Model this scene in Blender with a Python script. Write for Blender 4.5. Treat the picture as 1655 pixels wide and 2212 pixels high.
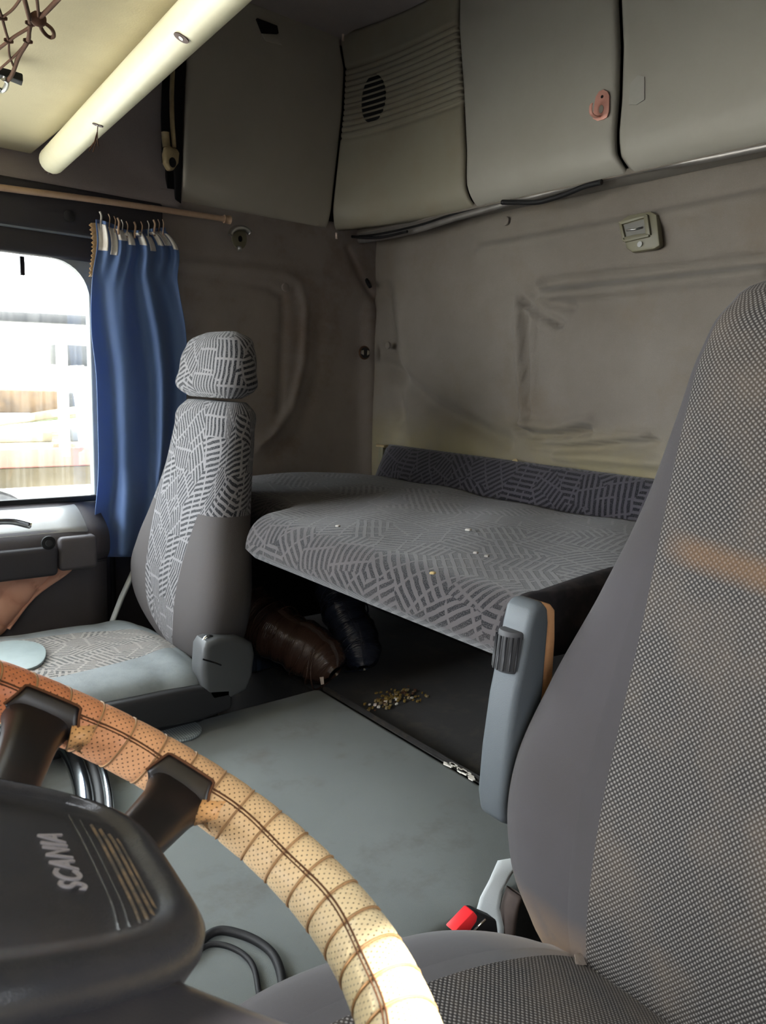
import bpy, bmesh, math, random
import numpy as np
from mathutils import Matrix, Vector

for o in list(bpy.data.objects): bpy.data.objects.remove(o)
SC = bpy.context.scene
COL = SC.collection
random.seed(4); RNG = np.random.default_rng(4)

# ------------------------------------------------------------------ camera
# x = towards the back wall of the cab, y = across to the passenger side, z = up; the camera is the origin
F, CX, CY = 1640.0, 827.5, 1106.0
VY = (-490.0, 785.0)
VX = (CX + (F*F + (905.0-CY)*(VY[1]-CY))/(CX-VY[0]), 905.0)
def _unit(v): v = np.asarray(v, float); return v/np.linalg.norm(v)
_X = _unit((VX[0]-CX, VX[1]-CY, F)); _Y = _unit((VY[0]-CX, VY[1]-CY, F)); _Z = _unit(np.cross(_X, _Y))
if _Z[1] > 0: _Z = -_Z
RW = np.stack([_X, _Y, _Z])
cam_d = bpy.data.cameras.new('camera'); cam = bpy.data.objects.new('camera', cam_d); COL.objects.link(cam)
right, down, fwd = RW[:, 0], RW[:, 1], RW[:, 2]
M = Matrix.Identity(4)
for i in range(3):
    M[i][0] = right[i]; M[i][1] = -down[i]; M[i][2] = -fwd[i]
cam.matrix_world = M
cam_d.sensor_fit = 'VERTICAL'; cam_d.sensor_height = 36.0; cam_d.sensor_width = 36.0
cam_d.lens = F/2212.0*36.0
cam_d.clip_start = 0.02; cam_d.clip_end = 200
cam_d.dof.use_dof = True; cam_d.dof.focus_distance = 1.1; cam_d.dof.aperture_fstop = 16.0
SC.camera = cam

# ------------------------------------------------------------------ light
SC.view_settings.view_transform = 'Standard'; SC.view_settings.look = 'None'
SC.view_settings.gamma = 1.0; SC.view_settings.use_curve_mapping = False
SC.view_settings.exposure = 1.20
W = bpy.data.worlds.new('sky'); SC.world = W; W.use_nodes = True
bg = W.node_tree.nodes['Background']; bg.inputs[0].default_value = (0.90, 0.95, 1.0, 1); bg.inputs[1].default_value = 7.4
sun_d = bpy.data.lights.new('sun', 'SUN'); sun = bpy.data.objects.new('sun', sun_d); COL.objects.link(sun)
sun_d.energy = 11.0; sun_d.angle = 0.03; sun_d.color = (1.0, 0.95, 0.86)
SUN_TO = _unit((0.20, -0.62, 0.60))
sun.rotation_euler = Vector(SUN_TO).to_track_quat('Z', 'Y').to_euler()
def portal(loc, sx, sy, nrm):
    d = bpy.data.lights.new('window_portal', 'AREA'); d.shape = 'RECTANGLE'; d.size = sx; d.size_y = sy
    d.cycles.is_portal = True
    o = bpy.data.objects.new('window_portal', d); COL.objects.link(o); o.location = loc
    o.rotation_euler = Vector(nrm).to_track_quat('-Z', 'Z').to_euler()
portal((-0.80, 0.85, 0.08), 2.2, 0.80, (1, 0, 0))
portal((0.175, -0.325, 0.125), .65, 0.45, (0, 1, 0))
portal((0.15, 2.06, -0.02), 1.1, 0.62, (0, -1, 0))

# ------------------------------------------------------------------ pixel helpers (1655 x 2212 frame)
def dr(px, py): return RW @ np.array([(px-CX)/F, (py-CY)/F, 1.0])
def onX(px, py, x): v = dr(px, py); return v*(x/v[0])
def onY(px, py, y): v = dr(px, py); return v*(y/v[1])
def onZ(px, py, z): v = dr(px, py); return v*(z/v[2])

# ------------------------------------------------------------------ object helpers
def tag(o, label=None, cat=None, group=None, kind=None):
    if label: o['label'] = label
    if cat: o['category'] = cat
    if group: o['group'] = group
    if kind: o['kind'] = kind
    return o
def empty(name, loc=(0, 0, 0)):
    o = bpy.data.objects.new(name, None); COL.objects.link(o); o.location = loc; o.empty_display_size = 0.05
    return o
def setparent(o, p):
    o.parent = p
    if p is not None: o.matrix_parent_inverse = p.matrix_basis.inverted() if p.parent is None else (p.parent.matrix_basis @ p.matrix_parent_inverse @ p.matrix_basis).inverted()
def mesh(name, verts, faces, mat, parent=None, smooth=True, uv=None, local=False):
    me = bpy.data.meshes.new(name)
    me.from_pydata([tuple(map(float, v)) for v in verts], [], [tuple(map(int, f)) for f in faces])
    if uv is not None:
        lay = me.uv_layers.new(name='UVMap')
        li = np.empty(len(me.loops), dtype=np.int32); me.loops.foreach_get('vertex_index', li)
        lay.data.foreach_set('uv', np.asarray(uv, dtype=np.float32)[li].ravel())
    me.materials.append(mat)
    if smooth: me.polygons.foreach_set('use_smooth', [True]*len(me.polygons))
    me.update()
    o = bpy.data.objects.new(name, me); COL.objects.link(o)
    if parent is not None:
        if local: o.parent = parent
        else: setparent(o, parent)
    return o
def fromgrid(P, closed_u=False, closed_v=False, flip=False):
    nu, nv = P.shape[:2]; f = []
    for i in range(nu if closed_u else nu-1):
        for j in range(nv if closed_v else nv-1):
            a = i*nv+j; b = ((i+1) % nu)*nv+j; c = ((i+1) % nu)*nv+(j+1) % nv; d = i*nv+(j+1) % nv
            f.append((a, d, c, b) if flip else (a, b, c, d))
    return f
def griduv(P):
    du = np.linalg.norm(np.diff(P, axis=0), axis=2).mean(1); dv = np.linalg.norm(np.diff(P, axis=1), axis=2).mean(0)
    u = np.concatenate([[0], np.cumsum(du)]); v = np.concatenate([[0], np.cumsum(dv)])
    U, Vv = np.meshgrid(u, v, indexing='ij'); return np.stack([U, Vv], 2).reshape(-1, 2)
def surf(name, P, mat, parent=None, thick=0.0, flip=False, local=False, smooth=True, uv=None):
    o = mesh(name, P.reshape(-1, 3), fromgrid(P, flip=flip), mat, parent, smooth, griduv(P) if uv is None else uv, local)
    if thick:
        m = o.modifiers.new('solid', 'SOLIDIFY'); m.thickness = thick; m.offset = -1
    return o
def tube(name, pts, r, mat, parent=None, n=8, local=False, closed=False, flat=None, sub=0):
    p = np.asarray(pts, float)
    if sub: p = smooth_path(p, sub)
    m = len(p); rr = np.full(m, r) if np.isscalar(r) else np.interp(np.linspace(0, 1, m), np.linspace(0, 1, len(r)), r)
    t = np.gradient(p, axis=0) if not closed else (np.roll(p, -1, 0)-np.roll(p, 1, 0))
    t /= np.linalg.norm(t, axis=1)[:, None]
    a = np.array([0, 0, 1.0]) if abs(t[0][2]) < .8 else np.array([1.0, 0, 0])
    nn = a-t[0]*(a@t[0]); nn /= np.linalg.norm(nn); G = []
    ang = np.linspace(0, 2*np.pi, n, endpoint=False)
    for i in range(m):
        nn = nn-t[i]*(nn@t[i]); nn /= np.linalg.norm(nn); b = np.cross(t[i], nn)
        fx, fy = (1, 1) if flat is None else flat
        G.append(p[i]+rr[i]*(fx*np.cos(ang)[:, None]*nn+fy*np.sin(ang)[:, None]*b))
    G = np.array(G); f = fromgrid(G, closed_u=closed, closed_v=True, flip=True); v = list(G.reshape(-1, 3))
    if not closed:
        f.append(tuple(range(n))); f.append(tuple(range((m-1)*n, m*n))[::-1])
    uvl = np.concatenate([[0], np.cumsum(np.linalg.norm(np.diff(p, axis=0), axis=1))])
    uv = [(uvl[i], ang[j]*rr[i]) for i in range(m) for j in range(n)]
    return mesh(name, v, f, mat, parent, True, uv, local)
def smooth_path(p, sub):
    p = np.asarray(p, float); q = np.vstack([2*p[0]-p[1], p, 2*p[-1]-p[-2]]); out = []
    for i in range(1, len(q)-2):
        for k in range(sub):
            t = k/sub
            out.append(.5*((2*q[i])+(-q[i-1]+q[i+1])*t+(2*q[i-1]-5*q[i]+4*q[i+1]-q[i+2])*t*t+(-q[i-1]+3*q[i]-3*q[i+1]+q[i+2])*t**3))
    out.append(q[-2]); return np.array(out)
def rbox(name, c, s, mat, parent=None, bev=0.005, seg=3, rot=None, local=False, smooth=True):
    bm = bmesh.new(); bmesh.ops.create_cube(bm, size=1.0)
    bmesh.ops.scale(bm, vec=s, verts=bm.verts)
    if bev: bmesh.ops.bevel(bm, geom=list(bm.edges), offset=min(bev, min(s)*.49), segments=seg, profile=.5, affect='EDGES')
    if rot is not None: bmesh.ops.transform(bm, matrix=rot.to_4x4(), verts=bm.verts)
    bmesh.ops.translate(bm, vec=c, verts=bm.verts)
    return bmobj(name, bm, mat, parent, local, smooth)
def bmobj(name, bm, mat, parent=None, local=False, smooth=True):
    bm.normal_update()
    me = bpy.data.meshes.new(name); uvl = bm.loops.layers.uv.verify()
    for f in bm.faces:
        n = f.normal; k = max(range(3), key=lambda i: abs(n[i])); a, b = [i for i in range(3) if i != k]
        for l in f.loops: l[uvl].uv = (l.vert.co[a], l.vert.co[b])
        f.smooth = smooth
    bm.to_mesh(me); bm.free(); me.materials.append(mat)
    o = bpy.data.objects.new(name, me); COL.objects.link(o)
    if smooth:
        try: me.set_sharp_from_angle(angle=math.radians(40))
        except Exception: pass
    if parent is not None:
        if local: o.parent = parent
        else: setparent(o, parent)
    return o
def prism(name, pts, ext, mat, parent=None, bev=0.0, seg=2, local=False, smooth=True):
    """closed outline of 3-D points pushed along ext"""
    bm = bmesh.new(); vs = [bm.verts.new(tuple(map(float, p))) for p in pts]
    f = bm.faces.new(vs); r = bmesh.ops.extrude_face_region(bm, geom=[f])
    nv = [g for g in r['geom'] if isinstance(g, bmesh.types.BMVert)]
    bmesh.ops.translate(bm, vec=tuple(map(float, ext)), verts=nv)
    bmesh.ops.recalc_face_normals(bm, faces=bm.faces)
    if bev:
        ed = [e for e in bm.edges if e.calc_face_angle(0) > math.radians(50)]
        bmesh.ops.bevel(bm, geom=ed, offset=bev, segments=seg, profile=.5, affect='EDGES')
    return bmobj(name, bm, mat, parent, local, smooth)
def disc(name, c, nrm, r, h, mat, parent=None, n=20, bev=0.0, ry=None, up=(0, 0, 1)):
    nrm = _unit(nrm); a = np.asarray(up, float); a = a-nrm*(a@nrm)
    if np.linalg.norm(a) < 1e-3: a = np.array([1.0, 0, 0])-nrm*nrm[0]
    a = _unit(a); b = np.cross(nrm, a); ry = ry or r; c = np.asarray(c, float)
    pts = [c+a*ry*math.cos(t)+b*r*math.sin(t) for t in np.linspace(0, 2*np.pi, n, endpoint=False)]
    return prism(name, pts, nrm*h, mat, parent, bev)
def interp(x, xs, ys): return np.interp(x, xs, ys)
def csp(x, xs, ys):
    """smooth (monotone-ish cubic) interpolation"""
    xs = np.asarray(xs, float); ys = np.asarray(ys, float); m = np.gradient(ys, xs); x = np.atleast_1d(x)
    i = np.clip(np.searchsorted(xs, x)-1, 0, len(xs)-2); h = xs[i+1]-xs[i]; t = np.clip((x-xs[i])/h, 0, 1)
    return (2*t**3-3*t**2+1)*ys[i]+(t**3-2*t**2+t)*h*m[i]+(-2*t**3+3*t**2)*ys[i+1]+(t**3-t**2)*h*m[i+1]

# ------------------------------------------------------------------ materials
def lin(c): return tuple(((x/255)/12.92 if x/255 <= .04045 else ((x/255+.055)/1.055)**2.4) for x in c)+(1,)
class N:
    def __init__(s, name, rough=.6, color=(128, 128, 128), metal=0.0, spec=.3, sheen=0.0):
        s.m = bpy.data.materials.new(name); s.m.use_nodes = True; s.t = s.m.node_tree; s.b = s.t.nodes['Principled BSDF']
        s.b.inputs['Base Color'].default_value = lin(color); s.b.inputs['Roughness'].default_value = rough
        s.b.inputs['Metallic'].default_value = metal; s.b.inputs['Specular IOR Level'].default_value = spec
        if sheen: s.b.inputs['Sheen Weight'].default_value = sheen
    def n(s, typ, **kw):
        nd = s.t.nodes.new('ShaderNode'+typ)
        for k, v in kw.items():
            if k.startswith('_'): setattr(nd, k[1:], v)
        for k, v in kw.items():
            if k.startswith('_'): continue
            key = int(k[1:]) if k[0] == 'i' and k[1:].isdigit() else k
            s.put(nd.inputs[key], v)
        return nd
    def put(s, sock, v):
        if hasattr(v, 'is_output'): s.t.links.new(v, sock)
        else: sock.default_value = v
    def math(s, op, a, b=0.0, c=None):
        nd = s.t.nodes.new('ShaderNodeMath'); nd.operation = op; s.put(nd.inputs[0], a); s.put(nd.inputs[1], b)
        if c is not None: s.put(nd.inputs[2], c)
        return nd.outputs[0]
    def mix(s, f, a, b):
        nd = s.t.nodes.new('ShaderNodeMix'); nd.data_type = 'RGBA'
        s.put(nd.inputs[0], f); s.put(nd.inputs[6], a); s.put(nd.inputs[7], b); return nd.outputs[2]
    def noise(s, scale, vec=None, detail=3, rough=.55):
        nd = s.t.nodes.new('ShaderNodeTexNoise'); nd.inputs['Scale'].default_value = scale; nd.inputs['Detail'].default_value = detail; nd.inputs['Roughness'].default_value = rough
        if vec is not None: s.t.links.new(vec, nd.inputs['Vector'])
        return nd.outputs[0]
    def ramp(s, v, lo, hi): 
        nd = s.t.nodes.new('ShaderNodeMapRange'); nd.inputs[1].default_value = lo; nd.inputs[2].default_value = hi; s.put(nd.inputs[0], v); return nd.outputs[0]
    def coord(s, k='Object'): return s.t.nodes.new('ShaderNodeTexCoord').outputs[k]
    def geo(s): return s.t.nodes.new('ShaderNodeNewGeometry').outputs['Position']
    def base(s, v): s.put(s.b.inputs['Base Color'], v)
    def bump(s, h, dist=.002, strength=.6):
        nd = s.t.nodes.new('ShaderNodeBump'); nd.inputs['Distance'].default_value = dist; nd.inputs['Strength'].default_value = strength
        s.put(nd.inputs['Height'], h); s.t.links.new(nd.outputs[0], s.b.inputs['Normal'])
def plain(name, color, rough=.55, metal=0.0, spec=.3, mott=0.0, grain=0.0, gs=600, dirt=None, ms=6):
    q = N(name, rough, color, metal, spec)
    g = q.geo()
    if mott or dirt:
        c = lin(color); d = lin(dirt) if dirt else tuple(x*.6 for x in c[:3])+(1,)
        f = q.math('MULTIPLY', q.ramp(q.noise(ms, g, 5, .65), .42, .72), mott or .5)
        q.base(q.mix(f, c, d))
    if grain: q.bump(q.noise(gs, g, 2), .001, grain)
    return q.m
def hatch(name, base, dark, cell=.062, pitch=.0105, duty=.0, wear=None, wear_amt=.0):
    """woven seat cover: blocks of short parallel dashes turned different ways"""
    q = N(name, .9, base, 0, .15, .2)
    uv = q.coord('UV')
    nz = q.n('TexNoise', Vector=uv, Scale=38.0, Detail=2.0)
    off = q.n('VectorMath', _operation='MULTIPLY_ADD', i0=nz.outputs['Color'], i1=(.006, .006, 0), i2=uv).outputs[0]
    vo = q.n('TexVoronoi', _voronoi_dimensions='2D', Vector=off, Scale=1/cell, Randomness=.85)
    sep = q.n('SeparateColor', Color=vo.outputs['Color'])
    a = q.math('MULTIPLY', q.math('FLOOR', q.math('MULTIPLY', sep.outputs[0], 4.999)), math.pi/5)
    a = q.math('ADD', a, .35)
    xy = q.n('SeparateXYZ', i0=off)
    ca, sa = q.math('COSINE', a), q.math('SINE', a)
    d1 = q.math('ADD', q.math('MULTIPLY', xy.outputs[0], ca), q.math('MULTIPLY', xy.outputs[1], sa))
    d2 = q.math('SUBTRACT', q.math('MULTIPLY', xy.outputs[1], ca), q.math('MULTIPLY', xy.outputs[0], sa))
    st = q.math('SINE', q.math('MULTIPLY', d1, 2*math.pi/pitch))
    s1 = q.ramp(st, duty-.12, duty+.12)
    br = q.ramp(q.math('SINE', q.math('ADD', q.math('MULTIPLY', d2, 2*math.pi/.045), q.math('MULTIPLY', sep.outputs[1], 6.0))), -.97, -.9)
    fz = q.ramp(q.noise(520.0, uv, 2), .25, .5)
    m = q.math('MULTIPLY', q.math('MULTIPLY', s1, br), fz)
    fine = q.noise(1400.0, uv, 1)
    b = lin(base); d = lin(dark)
    bc = q.mix(q.ramp(fine, .3, .7), tuple(x*.86 for x in b[:3])+(1,), tuple(x*1.12 for x in b[:3])+(1,))
    col = q.mix(m, bc, d)
    if wear:
        col = q.mix(q.math('MULTIPLY', q.ramp(q.noise(9.0, uv, 4), .45, .7), wear_amt), col, lin(wear))
    q.base(col); q.bump(q.math('SUBTRACT', q.math('MULTIPLY', fine, .3), m), .0012, .5)
    return q.m
def weave(name):
    q = N(name, .85, (120, 118, 115), 0, .25)
    uv = q.coord('UV')
    mp = q.n('Mapping', Vector=uv, Rotation=(0, 0, math.pi/4)).outputs[0]
    vo = q.n('TexVoronoi', _voronoi_dimensions='2D', Vector=mp, Scale=1/.0042, Randomness=0.0)
    dots = q.ramp(vo.outputs['Distance'], .46, .10)
    col = q.mix(dots, lin((44, 41, 40)), lin((128, 124, 120)))
    brown = q.math('MULTIPLY', q.ramp(q.noise(7.0, uv, 4), .46, .70), .32)
    col = q.mix(brown, col, lin((108, 94, 80)))
    gp = q.n('SeparateXYZ', i0=q.geo())
    zz_ = q.math('ADD', gp.outputs[2], q.math('MULTIPLY', gp.outputs[1], -.10))
    band = q.math('MULTIPLY', q.ramp(zz_, -.222, -.205), q.ramp(zz_, -.180, -.195))
    band = q.math('MULTIPLY', band, q.ramp(gp.outputs[1], .44, .40))
    col = q.mix(q.math('MULTIPLY', band, .5), col, lin((112, 84, 58)))
    q.base(col); q.bump(dots, .0012, .7)
    return q.m
def leather(name):
    q = N(name, .42, (220, 180, 130), 0, .4)
    uv = q.coord('UV')
    mp = q.n('Mapping', Vector=uv, Rotation=(0, 0, math.pi/4)).outputs[0]
    vo = q.n('TexVoronoi', _voronoi_dimensions='2D', Vector=mp, Scale=1/.0039, Randomness=0.0)
    hole = q.ramp(vo.outputs['Distance'], .20, .10)
    oi = q.n('ObjectInfo').outputs['Color']
    ob = q.geo()
    dirt = q.math('MULTIPLY', q.ramp(q.noise(55.0, ob, 5, .7), .55, .75), .45)
    col = q.mix(dirt, oi, lin((120, 72, 40)))
    col = q.mix(q.math('MULTIPLY', hole, .85), col, lin((70, 38, 22)))
    q.base(col); q.bump(q.math('SUBTRACT', q.noise(260.0, ob, 3), q.math('MULTIPLY', hole, 2.0)), .0006, .5)
    return q.m
def carpet(name, color, color2, ms=5, fine=900, amt=.7, stain=None, stain_amt=.5, stain_scale=3.0, hem=None):
    q = N(name, .95, color, 0, .1, .15); g = q.geo()
    col = q.mix(q.math('MULTIPLY', q.ramp(q.noise(ms, g, 5, .62), .35, .7), amt), lin(color), lin(color2))
    fz = q.noise(fine, g, 2)
    col = q.mix(q.math('MULTIPLY', q.ramp(fz, .35, .65), .22), col, tuple(x*.55 for x in lin(color)[:3])+(1,))
    if stain: col = q.mix(q.math('MULTIPLY', q.ramp(q.noise(stain_scale, g, 6, .7), .52, .72), stain_amt), col, lin(stain))
    if hem:
        zz_ = q.n('SeparateXYZ', i0=g).outputs[2]
        col = q.mix(q.math('MULTIPLY', q.math('MULTIPLY', q.ramp(zz_, -.06, -.17), q.ramp(q.noise(5.0, g, 4), .3, .6)), .6), col, lin(hem))
    q.base(col); q.bump(fz, .0015, .5)
    return q.m

MT = {}
MT['locker'] = plain('locker_plastic', (164, 161, 151), .5, 0, .35, mott=.25, grain=.25, gs=900, dirt=(146, 140, 128))
MT['locker_side'] = plain('locker_plastic_side', (180, 175, 162), .55, 0, .3, mott=.3, grain=.25, gs=900, dirt=(162, 154, 138))
MT['corner'] = plain('locker_plastic_corner', (150, 145, 129), .5, 0, .35, mott=.35, grain=.25, gs=900, dirt=(136, 118, 92))
MT['black'] = plain('black_rubber', (26, 26, 28), .6)
MT['gap'] = plain('dark_gap_lining', (22, 21, 22), .9)
MT['wallback'] = carpet('back_wall_felt', (132, 125, 116), (116, 108, 98), 4, 700, .8, (116, 102, 84), .45, 5.0, hem=(142, 132, 98))
MT['wallside'] = carpet('side_wall_felt', (162, 153, 147), (138, 128, 121), 4, 700, .8, (124, 102, 86), .6, 4.0)
MT['headliner'] = carpet('headliner_felt', (172, 163, 161), (152, 142, 140), 5, 700, .6)
MT['shelf'] = plain('shelf_board', (216, 205, 170), .65, 0, .3, mott=.45, grain=.2, gs=300, dirt=(176, 160, 124), ms=3)
MT['cream'] = plain('cream_plastic', (245, 240, 208), .35, 0, .5, mott=.12, dirt=(200, 180, 130), ms=20)
MT['brass'] = plain('old_beige_plastic', (168, 150, 112), .45, 0, .4, mott=.4, dirt=(110, 92, 62), ms=40)
MT['olive'] = plain('olive_plastic', (114, 110, 90), .45, 0, .4, mott=.35, dirt=(122, 112, 74), ms=25)
MT['rail'] = plain('rail_aluminium', (150, 146, 142), .4, .6, .5, mott=.4, dirt=(80, 76, 74), ms=14)
MT['copperrod'] = plain('curtain_rail_plastic', (196, 166, 138), .4, 0, .5, mott=.4, dirt=(150, 110, 84), ms=16)
MT['pinkmetal'] = plain('copper_pink_metal', (224, 166, 150), .4, .2, .5, mott=.3, dirt=(196, 128, 110), ms=40)
MT['steel'] = plain('steel', (190, 190, 188), .28, 1.0)
MT['chrome'] = plain('chrome', (200, 205, 208), .16, 1.0)
MT['rope'] = plain('brown_net_rope', (96, 68, 52), .9, mott=.5, dirt=(62, 42, 34), ms=60)
MT['curtain'] = None
MT['tape'] = plain('curtain_heading_tape', (246, 241, 232), .9, mott=.35, dirt=(170, 152, 130), ms=40)
MT['fringe'] = plain('tan_fringe', (190, 156, 112), .9, mott=.4, dirt=(150, 116, 76), ms=60)
MT['doorplastic'] = plain('door_plastic', (88, 84, 88), .5, 0, .35, mott=.25, grain=.3, gs=700, ms=8)
MT['doordark'] = plain('door_dark_plastic', (62, 60, 64), .55, 0, .3, mott=.2, grain=.3, gs=700)
MT['doorgrey'] = plain('door_window_frame', (132, 138, 142), .45, 0, .35, mott=.3, dirt=(100, 96, 90), ms=14)
MT['quilt'] = plain('pink_quilted_vinyl', (234, 178, 152), .45, 0, .4, mott=.25, dirt=(212, 148, 120), ms=12)
MT['hatch_light'] = hatch('seat_cover_hatch', (124, 122, 124), (24, 26, 32), cell=.074, pitch=.0122, duty=.0)
MT['hatch_bed'] = hatch('bunk_cover_hatch', (72, 68, 69), (20, 19, 22), cell=.086, pitch=.0140, duty=-.05, wear=(84, 77, 76), wear_amt=.25)
MT['hatch_dark'] = hatch('bunk_bolster_hatch', (72, 69, 75), (26, 26, 31), cell=.075, pitch=.014, duty=-.05)
MT['seatplain'] = plain('seat_side_velour', (82, 79, 79), .9, 0, .15, mott=.4, grain=.35, gs=900, dirt=(82, 76, 75), ms=10)
MT['seatworn'] = plain('seat_cushion_vinyl', (136, 143, 146), .6, 0, .3, mott=.5, grain=.3, gs=300, dirt=(96, 100, 103), ms=14)
MT['hatch_cush'] = hatch('cushion_cover_hatch', (150, 145, 140), (74, 74, 75), cell=.06, pitch=.0115, wear=(134, 127, 120), wear_amt=.5)
MT['patchvinyl'] = plain('pale_patch_vinyl', (150, 164, 165), .5, 0, .35, mott=.3, ms=30)
MT['greyplastic'] = plain('grey_seat_plastic', (78, 80, 82), .42, 0, .45, mott=.25, grain=.2, gs=900, dirt=(86, 84, 82), ms=10)
MT['armplastic'] = plain('armrest_plastic', (84, 89, 93), .5, 0, .35, grain=.25, gs=900, mott=.15)
MT['darkplastic'] = plain('dark_seat_plastic', (44, 44, 46), .5, 0, .35, grain=.2, gs=700)
MT['tan'] = plain('tan_armrest_pad', (204, 152, 108), .8, 0, .2, mott=.4, grain=.4, gs=500, dirt=(176, 118, 76), ms=40)
MT['drvplain'] = None
MT['weave'] = weave('driver_seat_weave')
MT['leather'] = leather('perforated_leather')
MT['stitch'] = plain('dark_stitching', (92, 58, 36), .8)
MT['cord'] = plain('seam_cord', (170, 132, 92), .6, mott=.6, dirt=(96, 66, 44), ms=80)
MT['pad'] = plain('wheel_pad_plastic', (44, 44, 47), .27, 0, .6, mott=.35, grain=.25, gs=1200, dirt=(62, 58, 56), ms=30)
MT['padgloss'] = plain('wheel_worn_gloss', (46, 45, 49), .28, 0, .6, mott=.3, grain=.12, gs=600, dirt=(70, 64, 62), ms=22)
MT['spoke'] = plain('spoke_dark_plastic', (26, 22, 22), .38, 0, .5, mott=.4, dirt=(58, 40, 34), ms=20)
MT['letter'] = plain('emblem_worn_edge', (152, 146, 148), .5, .2, .4, mott=.4, ms=200)
MT['groove'] = plain('worn_groove_ridge', (66, 60, 54), .6, mott=.6, dirt=(150, 122, 88), ms=90)
MT['floor'] = carpet('tunnel_carpet', (116, 122, 121), (100, 106, 105), 3, 1500, .6, (88, 84, 77), .6, 9.0)
MT['floordark'] = carpet('recess_mat', (48, 46, 45), (34, 33, 32), 6, 900, .6, (96, 84, 64), .3, 14.0)
MT['disc'] = None
MT['litter'] = plain('yellow_litter', (150, 126, 66), .9, mott=.6, dirt=(96, 70, 34), ms=140)
MT['sackbrown'] = None
MT['red'] = plain('red_button', (222, 44, 50), .4, 0, .4)
MT['belt'] = plain('grey_belt_webbing', (186, 192, 194), .7, 0, .25, grain=.4, gs=1200)
MT['velvet'] = plain('black_velvet', (44, 42, 44), .95, 0, .1, mott=.6, dirt=(70, 64, 64), ms=30)
MT['pin'] = plain('pale_pin', (232, 214, 198), .3, .3, .5)
MT['roller'] = plain('roller_dark', (70, 70, 72), .6)
MT['glow'] = plain('lamp_reflector', (210, 205, 195), .15, 1.0)
def special():
    q = N('blue_curtain_satin', .55, (54, 84, 140), 0, .35, .3); g = q.geo()
    col = q.mix(q.ramp(q.noise(3, g, 3), .35, .7), lin((112, 142, 196)), lin((94, 124, 178)))
    q.base(col); q.bump(q.noise(1800, g, 1), .0005, .3)
    # the cloth lets some of the window light through
    tr = q.n('BsdfTranslucent', Color=lin((90, 120, 176))); mx = q.n('MixShader', i0=.25, i1=q.b.outputs[0], i2=tr.outputs[0])
    q.t.links.new(mx.outputs[0], q.t.nodes['Material Output'].inputs[0]); MT['curtain'] = q.m
    q = N('driver_seat_side_cloth', .9, (104, 101, 103), 0, .15, .15); g = q.geo(); uv = q.coord('UV')
    col = q.mix(q.math('MULTIPLY', q.ramp(q.noise(4, g, 4), .42, .7), .5), lin((64, 61, 63)), lin((54, 50, 47)))
    # rust-brown dirt low on the bolster, where it rubs the cushion
    z = q.n('SeparateXYZ', i0=g).outputs[2]
    st = q.math('MULTIPLY', q.ramp(z, -.565, -.64), q.ramp(q.noise(16, g, 4), .30, .5))
    col = q.mix(q.math('MULTIPLY', st, .8), col, lin((124, 96, 66)))
    q.base(col); q.bump(q.noise(1600, uv, 1), .0006, .4); MT['drvplain'] = q.m
    q = N('ribbed_disc_metal', .35, (176, 186, 188), .3, .5); uv = q.coord('UV')
    vo = q.n('TexVoronoi', _voronoi_dimensions='2D', Vector=uv, Scale=200.0, Randomness=0.0)
    q.base(q.mix(q.ramp(vo.outputs['Distance'], .5, .2), lin((128, 138, 142)), lin((190, 200, 202)))); q.bump(vo.outputs['Distance'], .002, .6); MT['disc'] = q.m
    for key, nm, c in (('sackbrown', 'brown_stretch_wrap', (84, 62, 52)), ('sackblue', 'dark_blue_stretch_wrap', (46, 52, 68))):
        q = N(nm, .12, c, 0, .9); uv = q.coord('UV')
        mp = q.n('Mapping', Vector=uv, Scale=(60.0, 6.0, 1.0)).outputs[0]
        q.bump(q.noise(1.6, mp, 4, .7), .006, 1.0); MT[key] = q.m
    # dusty side glass
    m = bpy.data.materials.new('dusty_window_glass'); m.use_nodes = True; t = m.node_tree; t.nodes.remove(t.nodes['Principled BSDF'])
    tr = t.nodes.new('ShaderNodeBsdfTransparent'); tr.inputs[0].default_value = (.93, .95, .94, 1)
    df = t.nodes.new('ShaderNodeBsdfDiffuse'); df.inputs[0].default_value = (.8, .78, .74, 1)
    tl = t.nodes.new('ShaderNodeBsdfTranslucent'); tl.inputs[0].default_value = (.85, .84, .8, 1)
    gl = t.nodes.new('ShaderNodeBsdfGlossy'); gl.inputs['Roughness'].default_value = .03
    mx1 = t.nodes.new('ShaderNodeMixShader'); mx1.inputs[0].default_value = .06
    mx2 = t.nodes.new('ShaderNodeMixShader'); tc = t.nodes.new('ShaderNodeTexCoord'); mp = t.nodes.new('ShaderNodeMapping'); mp.inputs['Scale'].default_value = (90, 90, 3)
    nz = t.nodes.new('ShaderNodeTexNoise'); nz.inputs['Scale'].default_value = 1.0; nz.inputs['Detail'].default_value = 4
    mr = t.nodes.new('ShaderNodeMapRange'); mr.inputs[1].default_value = .35; mr.inputs[2].default_value = .8; mr.inputs[3].default_value = .003; mr.inputs[4].default_value = .035
    L = t.links.new; L(tc.outputs['Object'], mp.inputs[0]); L(mp.outputs[0], nz.inputs['Vector']); L(nz.outputs[0], mr.inputs[0])
    L(mr.outputs[0], mx2.inputs[0]); L(tr.outputs[0], mx2.inputs[1]); L(tl.outputs[0], mx2.inputs[2])
    L(mx2.outputs[0], mx1.inputs[1]); L(gl.outputs[0], mx1.inputs[2]); L(mx1.outputs[0], t.nodes['Material Output'].inputs[0]); MT['glass'] = m
special()

# ================================================================== STRUCTURE
YP, XR, ZC = 1.95, 1.495, 0.965        # passenger wall, back wall, ceiling
ZT, ZF = -0.70, -1.05                  # engine tunnel top, floor
YL, XF = -0.30, -0.80                  # driver side, front
def struct(o): o['kind'] = 'structure'; return o

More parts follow.
